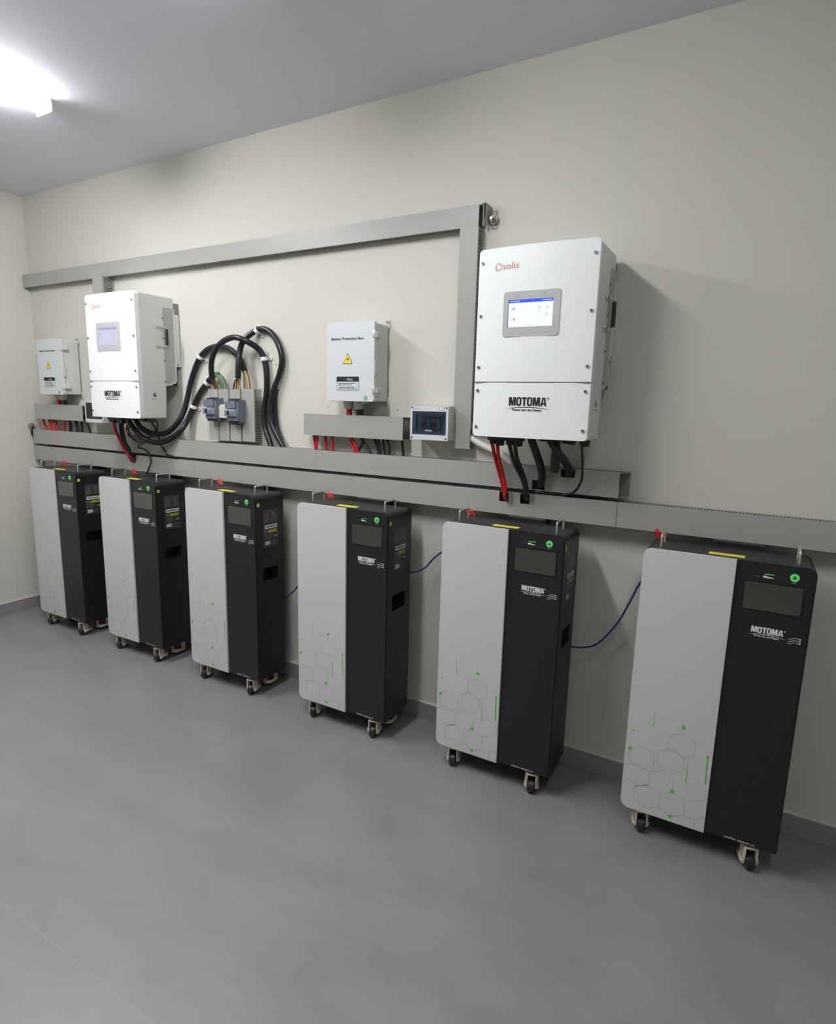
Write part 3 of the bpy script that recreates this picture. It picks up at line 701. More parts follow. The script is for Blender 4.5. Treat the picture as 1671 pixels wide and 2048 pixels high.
# ================================================================== black sheathed cables, looped over the wall
def cable(name, pts, r, m, label, group=None, cat='cable', n=12, sm=6):
    p0 = Vector(pts[0]); b = MB(); b.tube([Vector(p) - p0 for p in pts], r, m, n=n, smooth=sm)
    o = b.build(name, loc=p0); tag(o, label, cat, group); return o
def cores(par, specs):
    p0 = par.location
    for pts, m_ in specs:
        b = MB(); b.tube([Vector(p) - p0 for p in pts], .0034, m_, n=8); b.build('core_wire', par)
GL = 'thick black sheathed cables'
c1 = cable('sheathed_cable', [(-2.161, -.07, 1.463), (-2.156, -.07, 1.527), (-2.156, -.06, 1.585), (-2.137, -.050, 1.639), (-2.092, -.022, 1.681), (-2.042, -.018, 1.689), (-1.989, -.018, 1.664), (-1.949, -.018, 1.61), (-1.933, -.018, 1.547), (-1.95, -.02, 1.479), (-1.982, -.024, 1.41), (-2.000, -.03, 1.337), (-1.992, -.034, 1.264), (-1.956, -.034, 1.203), (-1.912, -.034, 1.140)], .0135, 'rubber',
           'thick black cable making the tallest loop, right of the breakers', GL)
c2 = cable('sheathed_cable', [(-2.331, -.074, 1.458), (-2.321, -.085, 1.528), (-2.291, -.09, 1.586), (-2.232, -.092, 1.63), (-2.155, -.094, 1.647), (-2.096, -.082, 1.632), (-2.058, -.034, 1.596), (-2.038, -.019, 1.545), (-2.029, -.018, 1.472), (-2.033, -.018, 1.395), (-2.048, -.020, 1.316), (-2.040, -.024, 1.238), (-2.013, -.03, 1.188), (-1.990, -.035, 1.140)], .0135, 'rubber',
           'thick black cable arching over the left motor breaker', GL)
c3 = cable('sheathed_cable', [(-2.141, -.045, 1.496), (-2.176, -.035, 1.548), (-2.222, -.028, 1.584), (-2.282, -.022, 1.611), (-2.362, -.020, 1.618), (-2.432, -.018, 1.6), (-2.484, -.018, 1.559), (-2.525, -.018, 1.498), (-2.553, -.022, 1.431), (-2.567, -.03, 1.367), (-2.578, -.045, 1.303), (-2.594, -.068, 1.248), (-2.633, -.080, 1.208), (-2.671, -.09, 1.185), (-2.71, -.11, 1.178), (-2.753, -.12, 1.183), (-2.782, -.14, 1.201), (-2.805, -.15, 1.225), (-2.834, -.15, 1.268)], .0135, 'rubber',
           'thick black cable sweeping from the right breaker to the left inverter, upper of the pair', GL)
c4 = cable('sheathed_cable', [(-2.350, -.045, 1.482), (-2.385, -.028, 1.470), (-2.424, -.019, 1.447), (-2.482, -.018, 1.398), (-2.521, -.018, 1.347), (-2.546, -.022, 1.304), (-2.566, -.04, 1.247), (-2.584, -.07, 1.198), (-2.624, -.09, 1.163), (-2.675, -.11, 1.137), (-2.724, -.13, 1.137), (-2.772, -.15, 1.157), (-2.806, -.165, 1.191), (-2.825, -.18, 1.225), (-2.849, -.18, 1.268)], .0135, 'rubber',
           'thick black cable sweeping below the left inverter, lower of the pair', GL)
cable('sheathed_cable', [(-1.977, -.0115, 1.42), (-1.985, -.012, 1.38), (-1.985, -.012, 1.31), (-1.972, -.014, 1.235), (-1.944, -.018, 1.180), (-1.925, -.026, 1.140)], .011, 'rubber',
      'black cable running close behind the tallest loop down to the lower duct', GL)
cores(c1, [([(-2.165, -.066, 1.466), (-2.200, -.055, 1.445), (-2.232, -.035, 1.40)], 'blackwire'), ([(-2.163, -.066, 1.466), (-2.192, -.05, 1.445), (-2.215, -.035, 1.40)], 'brown'), ([(-2.160, -.066, 1.466), (-2.183, -.05, 1.44), (-2.200, -.035, 1.40)], 'orangewire'), ([(-2.156, -.066, 1.466), (-2.172, -.05, 1.44), (-2.185, -.035, 1.40)], 'yelwire'), ([(-2.158, -.060, 1.466), (-2.178, -.045, 1.44), (-2.192, -.025, 1.40)], 'greywire')])
cores(c3, [([(-2.139, -.045, 1.500), (-2.140, -.040, 1.46), (-2.152, -.03, 1.40)], 'greenwire'), ([(-2.136, -.05, 1.500), (-2.132, -.045, 1.46), (-2.142, -.035, 1.40)], 'yelwire'), ([(-2.143, -.05, 1.500), (-2.147, -.045, 1.46), (-2.160, -.035, 1.40)], 'greywire'), ([(-2.133, -.04, 1.498), (-2.124, -.035, 1.46), (-2.130, -.025, 1.40)], 'brown')])
cores(c2, [([(-2.334, -.070, 1.462), (-2.348, -.055, 1.44), (-2.352, -.035, 1.40)], 'brown'), ([(-2.330, -.070, 1.462), (-2.338, -.055, 1.44), (-2.342, -.035, 1.40)], 'brown'), ([(-2.326, -.070, 1.462), (-2.327, -.055, 1.44), (-2.331, -.035, 1.40)], 'greenwire'), ([(-2.329, -.064, 1.462), (-2.333, -.045, 1.44), (-2.337, -.025, 1.40)], 'orangewire')])
cores(c4, [([(-2.352, -.045, 1.482), (-2.320, -.045, 1.492), (-2.290, -.045, 1.465), (-2.272, -.035, 1.40)], 'greenwire'), ([(-2.352, -.045, 1.480), (-2.322, -.045, 1.482), (-2.305, -.04, 1.455), (-2.300, -.03, 1.40)], 'greenwire'), ([(-2.352, -.04, 1.480), (-2.318, -.038, 1.485), (-2.285, -.035, 1.455), (-2.262, -.03, 1.40)], 'greywire'), ([(-2.352, -.05, 1.480), (-2.325, -.05, 1.474), (-2.315, -.045, 1.450), (-2.312, -.035, 1.40)], 'greywire')])
# white cable clips
def clip(x, z, ang, screws, label):
    """ang: direction of the cable in the wall plane, degrees from the vertical"""
    t = thing('cable_clip', (x, 0, z), label, 'cable clip', 'white cable clips')
    a = math.radians(ang); d = Vector((math.sin(a), 0, math.cos(a))); n = Vector((math.cos(a), 0, -math.sin(a))); r = .0150
    b = MB(); k = 16; vs = []; wv = .0085
    for i in range(k + 1):
        th = math.pi * i / k
        for rr in (r, r + .0022):
            for s_ in (-1, 1): vs.append(n * (rr * math.cos(th)) + Vector((0, -.0195 - rr * math.sin(th), 0)) + d * (s_ * wv))
    f = []
    for i in range(k):
        o = 4 * i; f += [(o, o + 1, o + 5, o + 4), (o + 2, o + 6, o + 7, o + 3), (o, o + 4, o + 6, o + 2), (o + 1, o + 3, o + 7, o + 5)]
    b.faces(vs, f, 'clip')
    for s_ in (-1, 1):
        q = n * (s_ * (r + .0011)); b.tube([q + Vector((0, -.018, 0)), q + Vector((0, -.001, 0))], .003, 'clip', n=6, smooth=0)
    b.build('strap', t)
    for s_ in screws:
        q = n * (s_ * .0265)
        b = MB(); b.cyl(q, q + Vector((0, -.007, 0)), .0085, 'clip', n=16); q2 = n * (s_ * .021); b.cyl(q2, q2 + Vector((0, -.006, 0)), .0075, 'clip', n=12)
        b.cyl(q + Vector((0, -.0065, 0)), q + Vector((0, -.0085, 0)), .0032, 'dark', n=10); b.build('screw_tab', t)
clip(-2.079, 1.683, 55, (-1, 1), 'white clip at the top of the tallest black loop')
clip(-2.471, 1.571, 38, (1,), 'white clip on the upper left shoulder of the black cable loops')
clip(-2.427, 1.445, 52, (-1, 1), 'white clip just left of the left motor breaker, above its top')
clip(-2.533, 1.325, 27, (1,), 'lowest white clip, on the inner cable left of the breakers')
clip(-2.040, 1.553, -8, (1,), 'white clip on the right shoulder of the middle loop')

# ================================================================== red and black cables between the small ducts and the trunk
def drops(specs, m_, r, colour, where, group, ys=None):
    for k, p in enumerate(specs):
        pts = [(q[0], -.036 - .008 * (k % 2), q[1]) for q in p]
        pts = [(pts[0][0], pts[0][1], pts[0][2] + .03)] + pts + [(pts[-1][0] + (pts[-1][0] - pts[-2][0]) * .5, pts[-1][1], 1.045 if where == 'far left' and k < 3 else 1.120)]
        o = cable('power_cable', pts, r, m_, '', group, n=8, sm=4)
        names = {('red', 'front', 0): 'leftmost of the six red cables under the front protection box duct', ('red', 'front', 1): 'second from the left of the six red cables under the front protection box duct',
                 ('red', 'front', 2): 'third red cable, standing alone under the front protection box duct', ('red', 'front', 3): 'fourth red cable, standing alone nearest the box glands',
                 ('red', 'front', 4): 'left of the slanting pair of red cables meeting the black ones', ('red', 'front', 5): 'right of the slanting pair of red cables meeting the black ones'}
        ordn = ['first', 'second', 'third', 'fourth', 'fifth', 'sixth', 'seventh']
        o['label'] = names.get((colour, where, k), '%s %s cable from the left below the %s protection box duct' % (ordn[k], colour, where))
drops([[(-1.733, 1.216), (-1.724, 1.154)], [(-1.707, 1.214), (-1.714, 1.155)], [(-1.668, 1.214), (-1.665, 1.155)], [(-1.626, 1.213), (-1.622, 1.153)], [(-1.533, 1.213), (-1.522, 1.186), (-1.505, 1.153)], [(-1.518, 1.213), (-1.501, 1.187), (-1.483, 1.154)]], 'red', .0062, 'red', 'front', 'red cables below the front protection box')
drops([[(-1.474, 1.213), (-1.451, 1.185), (-1.424, 1.154)], [(-1.455, 1.214), (-1.470, 1.184), (-1.487, 1.154)], [(-1.407, 1.214), (-1.393, 1.184), (-1.385, 1.153)], [(-1.384, 1.213), (-1.375, 1.185), (-1.370, 1.153)], [(-1.362, 1.214), (-1.360, 1.185), (-1.353, 1.153)], [(-1.339, 1.215), (-1.327, 1.187), (-1.324, 1.152)], [(-1.270, 1.214), (-1.266, 1.186), (-1.262, 1.151)]], 'rubber', .0058, 'black', 'front', 'black cables below the front protection box')
drops([[(-3.898, 1.215), (-3.885, 1.186), (-3.869, 1.152)], [(-3.818, 1.217), (-3.809, 1.185), (-3.803, 1.153)], [(-3.766, 1.218), (-3.756, 1.187), (-3.745, 1.153)], [(-3.782, 1.218), (-3.780, 1.187), (-3.772, 1.153)], [(-3.657, 1.22), (-3.665, 1.187), (-3.675, 1.154)]], 'red', .0066, 'red', 'far left', 'red cables below the far left protection box')
drops([[(-3.621, 1.221), (-3.615, 1.189), (-3.617, 1.155)], [(-3.591, 1.222), (-3.587, 1.19), (-3.587, 1.154)], [(-3.559, 1.221), (-3.55, 1.191), (-3.545, 1.155)], [(-3.531, 1.222), (-3.525, 1.192), (-3.511, 1.155)], [(-3.49, 1.222), (-3.494, 1.19), (-3.492, 1.154)], [(-3.44, 1.224), (-3.415, 1.192), (-3.402, 1.155)]], 'rubber', .0062, 'black', 'far left', 'black cables below the far left protection box')

# ================================================================== cables below the right inverter
GI2 = 'cables below the right inverter'
cable('power_cable', [(-.822, -.165, 1.242), (-.817, -.16, 1.22), (-.812, -.15, 1.186), (-.805, -.12, 1.128), (-.796, -.1, 1.078), (-.794, -.085, 1.044), (-.806, -.045, 1.026)], .0068, 'red', 'left red cable hanging under the right inverter into the lowest duct', GI2)
cable('power_cable', [(-.800, -.165, 1.242), (-.799, -.16, 1.221), (-.796, -.15, 1.178), (-.789, -.12, 1.116), (-.780, -.108, 1.062), (-.785, -.098, 1.034), (-.794, -.058, 1.018)], .0068, 'red', 'right red cable hanging under the right inverter into the lowest duct', GI2)
cable('power_cable', [(-.757, -.165, 1.242), (-.753, -.16, 1.224), (-.736, -.15, 1.165), (-.717, -.12, 1.113), (-.709, -.1, 1.069), (-.714, -.085, 1.042), (-.724, -.045, 1.026)], .0068, 'rubber', 'left of the thin black pair under the right inverter', GI2)
cable('power_cable', [(-.738, -.165, 1.242), (-.734, -.16, 1.225), (-.726, -.15, 1.179), (-.711, -.12, 1.122), (-.701, -.108, 1.078), (-.704, -.098, 1.044), (-.712, -.058, 1.022)], .0068, 'rubber', 'right of the thin black pair under the right inverter', GI2)
cable('sheathed_cable', [(-.676, -.165, 1.262), (-.673, -.16, 1.245), (-.660, -.15, 1.208), (-.649, -.13, 1.165), (-.646, -.112, 1.125), (-.655, -.092, 1.098), (-.673, -.045, 1.082)], .0135, 'rubber', 'thick black cable under the right inverter entering the upper trunk near its bottom', GI2)
cable('sheathed_cable', [(-.612, -.165, 1.262), (-.602, -.16, 1.243), (-.582, -.15, 1.212), (-.562, -.13, 1.181), (-.552, -.11, 1.155), (-.558, -.09, 1.141), (-.570, -.045, 1.137)], .0135, 'rubber', 'thick slanting black cable under the right inverter entering near the duct end', GI2)
t = thing('plug_connector', (-.592, -.146, 1.262), 'black capped plug hanging straight down beside the slanting cable', 'connector', GI2)
b = MB(); b.cyl((0, 0, 0), (0, 0, -.055), .014, 'black', n=16); b.cyl((0, 0, -.055), (0, 0, -.112), .0155, 'black', n=16); b.cyl((0, 0, -.112), (0, 0, -.119), .0155, 'black', .011, n=16); b.build('plug_body', t)
b = MB(); b.cyl((-.002, -.013, -.047), (-.002, -.0165, -.047), .0045, 'redplug', n=12); b.build('red_marker', t)
cable('signal_cable', [(-.502, -.165, 1.256), (-.501, -.15, 1.21), (-.500, -.14, 1.173), (-.507, -.115, 1.117), (-.539, -.085, 1.072), (-.575, -.078, 1.061)], .0042, 'rubber', 'thin black cable hanging at the right corner of the right inverter', GI2)
cable('conduit_hose', [(-.990, -.022, 1.262), (-.974, -.026, 1.245), (-.93, -.03, 1.222), (-.88, -.03, 1.202), (-.828, -.035, 1.184), (-.795, -.04, 1.160), (-.786, -.04, 1.140)], .0125, 'hose', 'white flexible conduit from the vertical duct foot to the trunk', cat='conduit')
cable('conduit_hose', [(-.985, -.016, 1.290), (-.945, -.016, 1.275), (-.90, -.018, 1.262), (-.86, -.02, 1.262)], .0125, 'hose', 'white flexible conduit, upper one, going behind the right inverter', cat='conduit')
# ================================================================== cables below the left inverter
GI1 = 'cables below the left inverter'
cable('power_cable', [(-2.970, -.165, 1.245), (-2.986, -.165, 1.224), (-2.996, -.15, 1.180), (-3.000, -.13, 1.141), (-2.996, -.115, 1.099), (-2.984, -.1, 1.065), (-2.968, -.088, 1.040), (-2.978, -.045, 1.024)], .0085, 'red', 'red cable curving from the left inverter into the lowest duct', GI1)
cable('power_cable', [(-2.928, -.165, 1.245), (-2.945, -.16, 1.208), (-2.956, -.15, 1.164), (-2.966, -.13, 1.122), (-2.968, -.11, 1.090), (-2.962, -.095, 1.058), (-2.972, -.045, 1.032)], .0075, 'rubber', 'left of the two black cables beside the red one under the left inverter', GI1)
cable('power_cable', [(-2.916, -.155, 1.245), (-2.938, -.15, 1.207), (-2.945, -.14, 1.164), (-2.951, -.13, 1.122), (-2.950, -.112, 1.091), (-2.950, -.100, 1.060), (-2.964, -.055, 1.040)], .0075, 'rubber', 'right of the two black cables beside the red one under the left inverter', GI1)
b = MB(); b.tube([(0, 0, 0), (.008, .006, -.012), (.012, .018, -.026)], .012, 'redlever', n=10); o = b.build('cable_sleeve', loc=(-2.978, -.092, 1.046)); tag(o, 'dark red sleeve where the left inverter cables enter the duct', 'sleeve', GI1)
cable('signal_cable', [(-2.690, -.15, 1.262), (-2.679, -.13, 1.235), (-2.690, -.14, 1.195), (-2.716, -.165, 1.155), (-2.807, -.158, 1.110), (-2.852, -.085, 1.088), (-2.827, -.078, 1.058), (-2.815, -.082, 1.021), (-2.827, -.090, .982), (-2.847, -.086, .957)], .0042, 'rubber', 'thin black wire wriggling from the left inverter to the second cabinet', GI1)
cable('signal_cable', [(-2.722, -.155, 1.262), (-2.725, -.13, 1.235), (-2.730, -.10, 1.203), (-2.735, -.085, 1.153), (-2.727, -.078, 1.117), (-2.706, -.077, 1.091), (-2.682, -.076, 1.069), (-2.606, -.074, 1.060)], .0042, 'rubber', 'thin black wire sagging from the left inverter into the gap between trunks', GI1)
cable('signal_cable', [(-2.917, -.14, 1.262), (-2.920, -.13, 1.221), (-2.931, -.12, 1.182), (-2.928, -.11, 1.154), (-2.900, -.10, 1.132), (-2.836, -.095, 1.130), (-2.79, -.080, 1.135)], .0040, 'rubber', 'thin black wire looping left of the sweeping cables', GI1)
for k, (dx, dz, m_, nm) in enumerate(((0, 0, 'brown', 'brown'), (.012, .010, 'red', 'thin red'), (.006, -.010, 'brown', 'lower brown'))):
    cable('loose_wire', [(-3.007 + dx + .07, -.10, 1.255), (-2.985 + dx, -.10, 1.195 + dz), (-2.954 + dx, -.095, 1.158 + dz), (-2.87 + dx, -.088, 1.150 + dz), (-2.82 + dx, -.070, 1.158)], .0028, m_, nm + ' loose wire between the left inverter and the upper trunk', GI1)
# bundle in the slot between the trunks
b = MB()
o = cable('cable_bundle', [(-2.60, -.060, 1.0585), (-2.2, -.061, 1.0583), (-1.6, -.060, 1.0587), (-1.0, -.061, 1.0584), (-.57, -.060, 1.0588)], .0060, 'rubber', 'long black cable lying in the narrow gap between the two lower trunks', 'cables in the gap between trunks')
o = cable('cable_bundle', [(-3.70, -.050, 1.0585), (-3.2, -.049, 1.0583), (-2.4, -.046, 1.0587), (-1.4, -.047, 1.0584), (-.45, -.046, 1.0588)], .0058, 'rubber', 'second black cable deeper in the gap between the two lower trunks', 'cables in the gap between trunks')

# ================================================================== battery cabinets
CW, CD, Z0, Z1 = .4435, .1753, .082, .950
DIV = .2494 - CW / 2
def make_caster(par, x, y, rot, swing):
    """levelling caster: cream fork with wheel in front, red ring behind"""
    hd = MB()
    for s_ in (-1, 1):
        out = [(-.018, .076), (.012, .076), (.014, .050), (.010, .020), (0, .012), (-.011, .018), (-.014, .040)]
        out = [(-p[0] - .0, p[1]) for p in out]
        hd.prism(out, lambda u, v, d: (d, u, v), s_ * .0165 - .0022, s_ * .0165 + .0022, 'caster', r=.001)
        hd.cyl((s_ * .0185, 0, .024), (s_ * .0225, 0, .024), .0072, 'caster', n=16)
        hd.cyl((s_ * .0225, 0, .024), (s_ * .0235, 0, .024), .0035, 'screw', n=10)
    hd.box(-.0187, .0187, -.012, .044, .069, .0765, 'caster', r=.002)
    # round cage behind the wheel that carries the levelling ring
    n = 18; vs = []
    for i in range(n + 1):
        th = math.pi * i / n
        for rr in (.026, .0305):
            for z in (.020, .036): vs.append((rr * math.cos(th) * .82, .030 + rr * math.sin(th), z))
    f = []
    for i in range(n):
        o = 4 * i; f += [(o, o + 1, o + 5, o + 4), (o + 2, o + 6, o + 7, o + 3), (o, o + 4, o + 6, o + 2), (o + 1, o + 3, o + 7, o + 5)]
    f += [(0, 2, 3, 1), (4 * n, 4 * n + 1, 4 * n + 3, 4 * n + 2)]
    hd.faces(vs, f, 'caster')
    for s_ in (-1, 1): hd.box(s_ * .0235 - .0022, s_ * .0235 + .0022, -.004, .032, .020, .036, 'caster', r=.001); hd.box(s_ * .021 - .003, s_ * .021 + .003, .008, .018, .034, .072, 'caster', r=.001)
    hd.box(-.006, .006, .054, .060, .034, .072, 'caster', r=.001)
    hd.cyl((0, .030, .0765), (0, .030, .0822), .012, 'screw', n=14)
    o = hd.build('caster', par, loc=(x, y, 0)); o.rotation_euler = (0, 0, rot + swing)
    b = MB(); b.lathe((0, 0, .0242), (1, 0, 0), [(-.0125, .0001), (-.0125, .008), (-.0115, .012), (-.0125, .016), (-.0118, .0215), (-.0085, .0240), (.0085, .0240), (.0118, .0215), (.0125, .016), (.0115, .012), (.0125, .008), (.0125, .0001)], 'wheel', n=28)
    b.build('wheel', o)
    b = MB()
    b.cyl((0, .030, .044), (0, .030, .064), .0185, 'redlever', n=20)
    for i in range(20):
        a = 2 * math.pi * i / 20; b.cyl((.0185 * math.cos(a), .030 + .0185 * math.sin(a), .045), (.0185 * math.cos(a), .030 + .0185 * math.sin(a), .063), .0014, 'redlever', n=5)
    b.build('levelling_ring', o)
    b = MB(); b.cyl((0, .030, .006), (0, .030, .014), .017, 'wheel', n=20); b.cyl((0, .030, .014), (0, .030, .045), .005, 'screw', n=10); b.build('levelling_foot', o)
    return o

def make_cabinet(loc, label):
    hw = CW / 2; t = thing('battery_cabinet', loc, label, 'battery cabinet', 'wheeled battery cabinets in a row')
    yf = 0.0; yb = CD
    b = MB()
    b.prism(rrect(-hw, hw, Z0, Z1, (.006, .006, .022, .022)), along_y, .004, CD, 'cabshell', r=.0015)
    sh = b.build('shell', t)
    # hand recesses cut into both sides
    c = MB()
    for s_ in (-1, 1): c.box(min(s_ * (hw - .045), s_ * (hw + .02)), max(s_ * (hw - .045), s_ * (hw + .02)), .038, .136, .550, .613, 'recess')
    co = c.build('cutter', parent=t, smooth=False)
    md = sh.modifiers.new('cut', 'BOOLEAN'); md.object = co; md.operation = 'DIFFERENCE'; md.solver = 'EXACT'
    dg = bpy.context.evaluated_depsgraph_get(); dg.update()
    me = bpy.data.meshes.new_from_object(sh.evaluated_get(dg)); sh.modifiers.clear(); old = sh.data; sh.data = me; bpy.data.meshes.remove(old); bpy.data.objects.remove(co)
    me.name = 'shell'; me.shade_smooth(); me.set_sharp_from_angle(angle=math.radians(32))
    for p in me.polygons:
        if p.area > 2.5e-4: p.use_smooth = False
    # black front plate
    b = MB(); b.prism(rrect(-hw + .004, hw - .0045, Z0 + .002, Z1 - .004, (.006, .008, .018, .018)), along_y, 0.0, .0045, 'cabfront', r=.0012); fp = b.build('front_plate', t)
    b = MB(); b.prism(rrect(-hw, DIV, Z0, Z1 + .001, (.026, 0, 0, .022), n=8), along_y, -.0085, 0.001, 'cabpanel', r=.0009); wp = b.build('light_panel', t)
    y = -.0088; X = lambda x: x - hw
    b = MB()
    HX = [[(.125, .369), (.161, .386), (.199, .372), (.2, .324), (.175, .307), (.126, .327), (.125, .369)],
          [(.099, .309), (.135, .327), (.173, .311), (.174, .265), (.148, .248), (.099, .263), (.099, .309)],
          [(.012, .29), (.049, .311), (.087, .294), (.087, .251), (.055, .23), (.012, .253), (.012, .29)],
          [(.002, .228), (.035, .246), (.079, .229), (.079, .183), (.047, .169), (.004, .189)],
          [(.079, .229), (.117, .248), (.153, .227), (.15, .186), (.116, .164), (.079, .183)],
          [(.079, .183), (.039, .165), (.039, .121), (.082, .102), (.115, .12), (.116, .164)],
          [(.15, .186), (.189, .166), (.19, .12), (.152, .1), (.115, .12)], [(.189, .166), (.238, .19)], [(.19, .12), (.221, .115), (.222, .088)], [(.221, .115), (.244, .134)], [(.244, .22), (.241, .19)]]
    for h in HX:
        for p, q in zip(h[:-1], h[1:]): line2(b, (X(p[0]), p[1]), (X(q[0]), q[1]), .0013, along_y, y, 'hexprint')
    for p, r_ in (((.162, .408), .0062), ((.019, .355), .0032), ((.014, .291), .0062), ((.150, .187), .0062), ((.151, .1005), .0062), ((.077, .390), .0026), ((.185, .232), .0030), ((.2365, .336), .0036)): disc(b, X(p[0]), p[1], r_, along_y, y - .0002, 'greenprint')
    line2(b, (X(.0755), .434), (X(.077), .390), .0018, along_y, y, 'greenprint'); line2(b, (X(.185), .296), (X(.185), .232), .0018, along_y, y, 'greenprint'); line2(b, (X(.2365), .336), (X(.238), .244), .0040, along_y, y, 'greenprint')
    b.build('printed_pattern', wp)
    y = -.0004
    b = MB(); b.box(X(.2705), X(.4205), -.0012, .001, .8085, .8985, 'bezelblack', r=.0006); sf = b.build('screen_frame', fp)
    b = MB(); b.box(X(.2760), X(.4160), -.0018, 0, .8135, .8925, 'screen_off'); b.build('screen', sf)
    b = MB()
    for i in range(5): rect(b, X(.321 + i * .0048), X(.3247 + i * .0048), .9178, .9200, along_y, y, 'greenlight')
    b.build('charge_lights', fp)
    b = MB(); textbars(b, X(.296), X(.315), .9095, .9125, 1, along_y, y, 'greyprint')
    flat(b, [(X(.3175), .9140), (X(.3250), .9135), (X(.3430), .9095), (X(.3440), .9080), (X(.3180), .9085)], along_y, y, 'whiteprint')
    textbars(b, X(.386), X(.401), .9030, .9052, 1, along_y, y, 'whiteprint'); b.build('printed_legend', fp)
    b = MB(); b.cyl((X(.392), .001, .9195), (X(.392), -.003, .9195), .0103, 'greenlight', n=24); b.cyl((X(.392), -.0025, .9195), (X(.392), -.0042, .9195), .0058, 'greenwire', n=20); b.cyl((X(.392), -.004, .9195), (X(.392), -.0048, .9195), .0022, 'bgreyd', n=12)
    b.cyl((X(.392), .001, .9195), (X(.392), -.0015, .9195), .0122, 'screw', n=24); b.build('power_button', fp)
    b = MB(); maker_logo(b, X(.305), X(.382), .7470, .7650, along_y, y, 'whiteprint')
    for k, z in enumerate((.7480, .7415, .7350)):
        pts = [(X(.3960), z - .0035), (X(.4030), z - .0035), (X(.4090), z + .0010), (X(.4150), z + .0018), (X(.4240), z)]
        for p, q in zip(pts[:-1], pts[1:]): line2(b, p, q, .0013, along_y, y, 'whiteprint')
        rect(b, X(.4225), X(.4262), z - .0018, z + .0018, along_y, y, 'whiteprint')
    b.build('printed_logo', fp)
    b = MB(); put_text(b, 'LiFePO4  300Ah/51.2V', X(.305), X(.386), .0865, .0925, along_y, y, 'whiteprint', .01); b.build('printed_rating', fp)
    # right side plate
    sd = lambda u, v, d: (d, u, v); xs = hw + .0003
    b = MB(); rect(b, .049, .135, .713, .877, sd, xs, 'greyprint'); rect(b, .0505, .1335, .7145, .8755, sd, xs + .0002, 'labelblack')
    textbars(b, .053, .090, .822, .872, 9, sd, xs + .0004, 'greyprint', .38); textbars(b, .094, .131, .822, .872, 9, sd, xs + .0004, 'greyprint', .38); rect(b, .054, .075, .866, .8715, sd, xs + .0006, 'redlever')
    rect(b, .055, .131, .794, .811, sd, xs + .0004, 'whiteprint'); textbars(b, .062, .124, .797, .808, 1, sd, xs + .0006, 'dark', .5)
    for k in range(6): rect(b, .055 + k * .0125, .0635 + k * .0125, .774, .787, sd, xs + .0004, 'greyprint' if k < 2 else 'yellow'); rect(b, .0575 + k * .0125, .061 + k * .0125, .777, .783, sd, xs + .0006, 'labelblack')
    textbars(b, .055, .105, .742, .770, 5, sd, xs + .0004, 'greyprint', .3); rect(b, .110, .131, .752, .760, sd, xs + .0004, 'greyprint')
    rect(b, .055, .085, .720, .736, sd, xs + .0004, 'whiteprint')
    for k in range(5): rect(b, .0575 + k * .005, .0598 + k * .005, .723, .733, sd, xs + .0006, 'greyprint')
    textbars(b, .092, .130, .718, .738, 3, sd, xs + .0004, 'greyprint', .3); b.build('rating_label', t)
    b = MB(); disc(b, .0165, .908, .0085, sd, xs, 'yellow', 24); disc(b, .0165, .908, .0035, sd, xs + .0002, 'brass', 14); b.build('round_sticker', t)
    # top: handles, yellow label, terminal cover
    for x in (.041, .400):
        b = MB(); b.tube([(X(x), .043, Z1 - .002), (X(x), .043, Z1 + .028), (X(x), .045, Z1 + .033), (X(x), .050, Z1 + .0355), (X(x), .112, Z1 + .0355), (X(x), .117, Z1 + .033), (X(x), .119, Z1 + .028), (X(x), .119, Z1 - .002)], .0032, 'chrome', n=10, smooth=4); b.build('lifting_handle', t)
    b = MB(); b.box(X(.174), X(.268), .030, .058, Z1, Z1 + .0008, 'yellow'); textbars(b, X(.180), X(.262), .040, .048, 1, lambda u, v, d: (u, v, d), Z1 + .001, 'brass', .3); b.build('yellow_label', t)
    b = MB(); b.box(X(.176), X(.319), CD, CD + .052, .880, .9655, 'black', r=.003); b.build('rear_terminal_cover', t)
    for x, y_, rot, sw in ((.065, .016, 0, .30), (.378, .016, 0, .25), (.065, .158, math.pi, 0.2), (.378, .158, math.pi, .1)): make_caster(t, X(x), y_, rot, sw)
    return t
M['labelblack'] = mat('label_black', srgb(40, 38, 38), 0.4)
CX = [-3.6541, -2.9878, -2.3186, -1.6301, -.9493, -.2630]
labs = ['leftmost of the six battery cabinets, in the room corner', 'second battery cabinet from the left, below the left inverter', 'third battery cabinet from the left, below the two motor breakers',
        'fourth battery cabinet from the left, below the front protection box', 'fifth battery cabinet from the left, below the right inverter', 'rightmost and nearest of the six battery cabinets']
proto = make_cabinet((CX[0] + CW / 2, -.2629, 0), labs[0])
for x, l in list(zip(CX, labs))[1:]:
    c = copy_tree(proto); c.location = (x + CW / 2, -.2629, 0); c['label'] = l
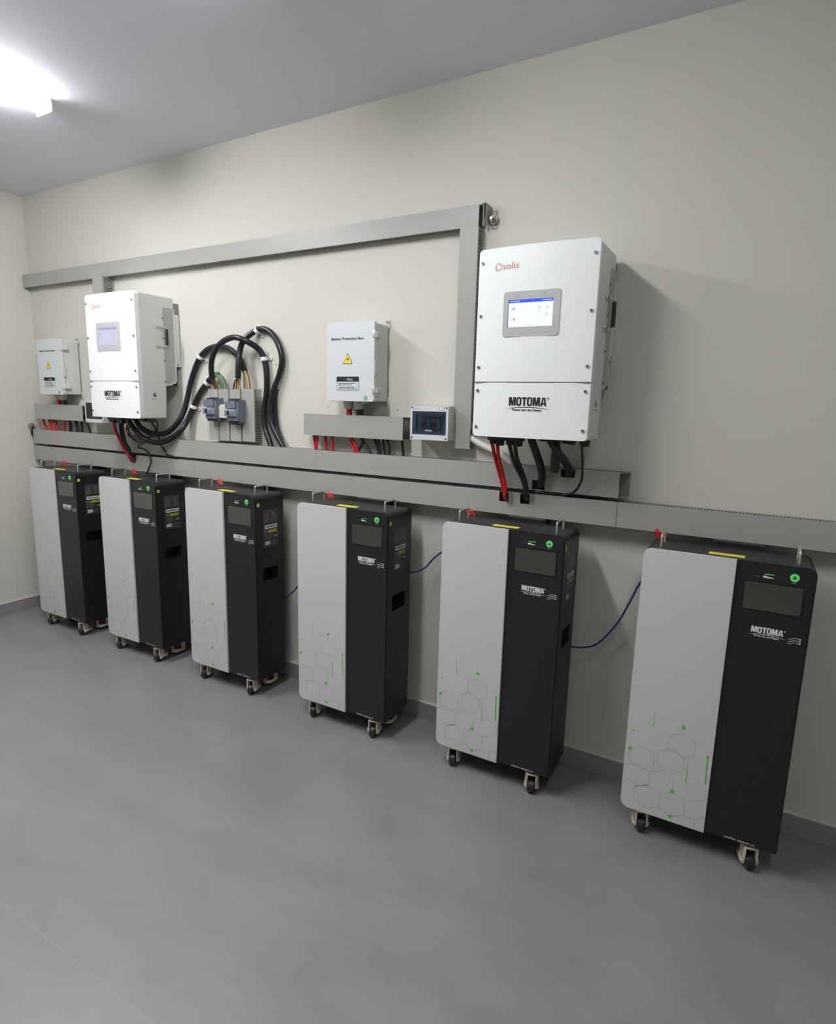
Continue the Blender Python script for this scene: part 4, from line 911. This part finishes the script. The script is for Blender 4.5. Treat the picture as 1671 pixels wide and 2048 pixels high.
# red and black leads behind the cabinets up into the trunk
ordw = ['leftmost', 'second', 'third', 'fourth', 'fifth', 'rightmost']
for i, x in enumerate(CX):
    t = thing('battery_lead', (x + .018, -.082, .880), 'short red lead rising behind the %s cabinet into the lowest duct' % ordw[i], 'cable', 'red leads behind the cabinets')
    b = MB(); b.tube([(.030, .012, 0), (.026, .012, .045), (.010, .010, .074), (-.008, .012, .084), (-.014, .016, .094)], .0060, 'red', n=10); b.build('lead', t)
    b = MB(); b.tube([(.006, .004, .062), (-.012, .006, .084)], .0080, 'redplug', n=12, smooth=0); b.build('plug', t)
GB = 'blue patch cables between the cabinets'
cable('patch_cable', [(-1.905, -.085, .440), (-1.867, -.08, .446), (-1.817, -.07, .493), (-1.78, -.065, .554), (-1.755, -.065, .63)], .0034, 'patch', 'blue patch cable between the third and fourth cabinets', GB)
cable('patch_cable', [(-1.245, -.08, .672), (-1.188, -.08, .676), (-1.133, -.07, .699), (-1.086, -.07, .751), (-1.04, -.075, .788), (-.96, -.08, .830), (-.90, -.08, .83)], .0034, 'patch', 'blue patch cable between the fourth and fifth cabinets', GB)
cable('patch_cable', [(-.56, -.08, .515), (-.505, -.08, .509), (-.464, -.07, .512), (-.423, -.065, .531), (-.385, -.06, .579), (-.35, -.06, .64), (-.322, -.065, .71), (-.290, -.07, .79), (-.24, -.08, .84)], .0034, 'patch', 'blue patch cable between the fifth and the rightmost cabinet', GB)
cable('patch_cable', [(-2.60, -.08, .66), (-2.52, -.07, .655), (-2.44, -.07, .655), (-2.36, -.075, .68), (-2.28, -.08, .70)], .0034, 'rubber', 'dark cable behind the second and third cabinets', GB)
# small screw plugs left in the wall
for k, (x, z, l) in enumerate(((-1.680, 1.341, 'tiny dark hole plug in the wall above the front short duct, left side'), (-1.317, 1.336, 'tiny dark hole plug in the wall between protection box and breaker box'), (-1.985, 1.53, 'tiny dark hole plug in the wall right of the tallest cable loop'))):
    b = MB(); b.cyl((0, 0, 0), (0, -.002, 0), .0028, 'greyprint', n=10); o = b.build('wall_plug', loc=(x, 0, z)); tag(o, l, 'wall plug', 'empty screw plugs in the wall')
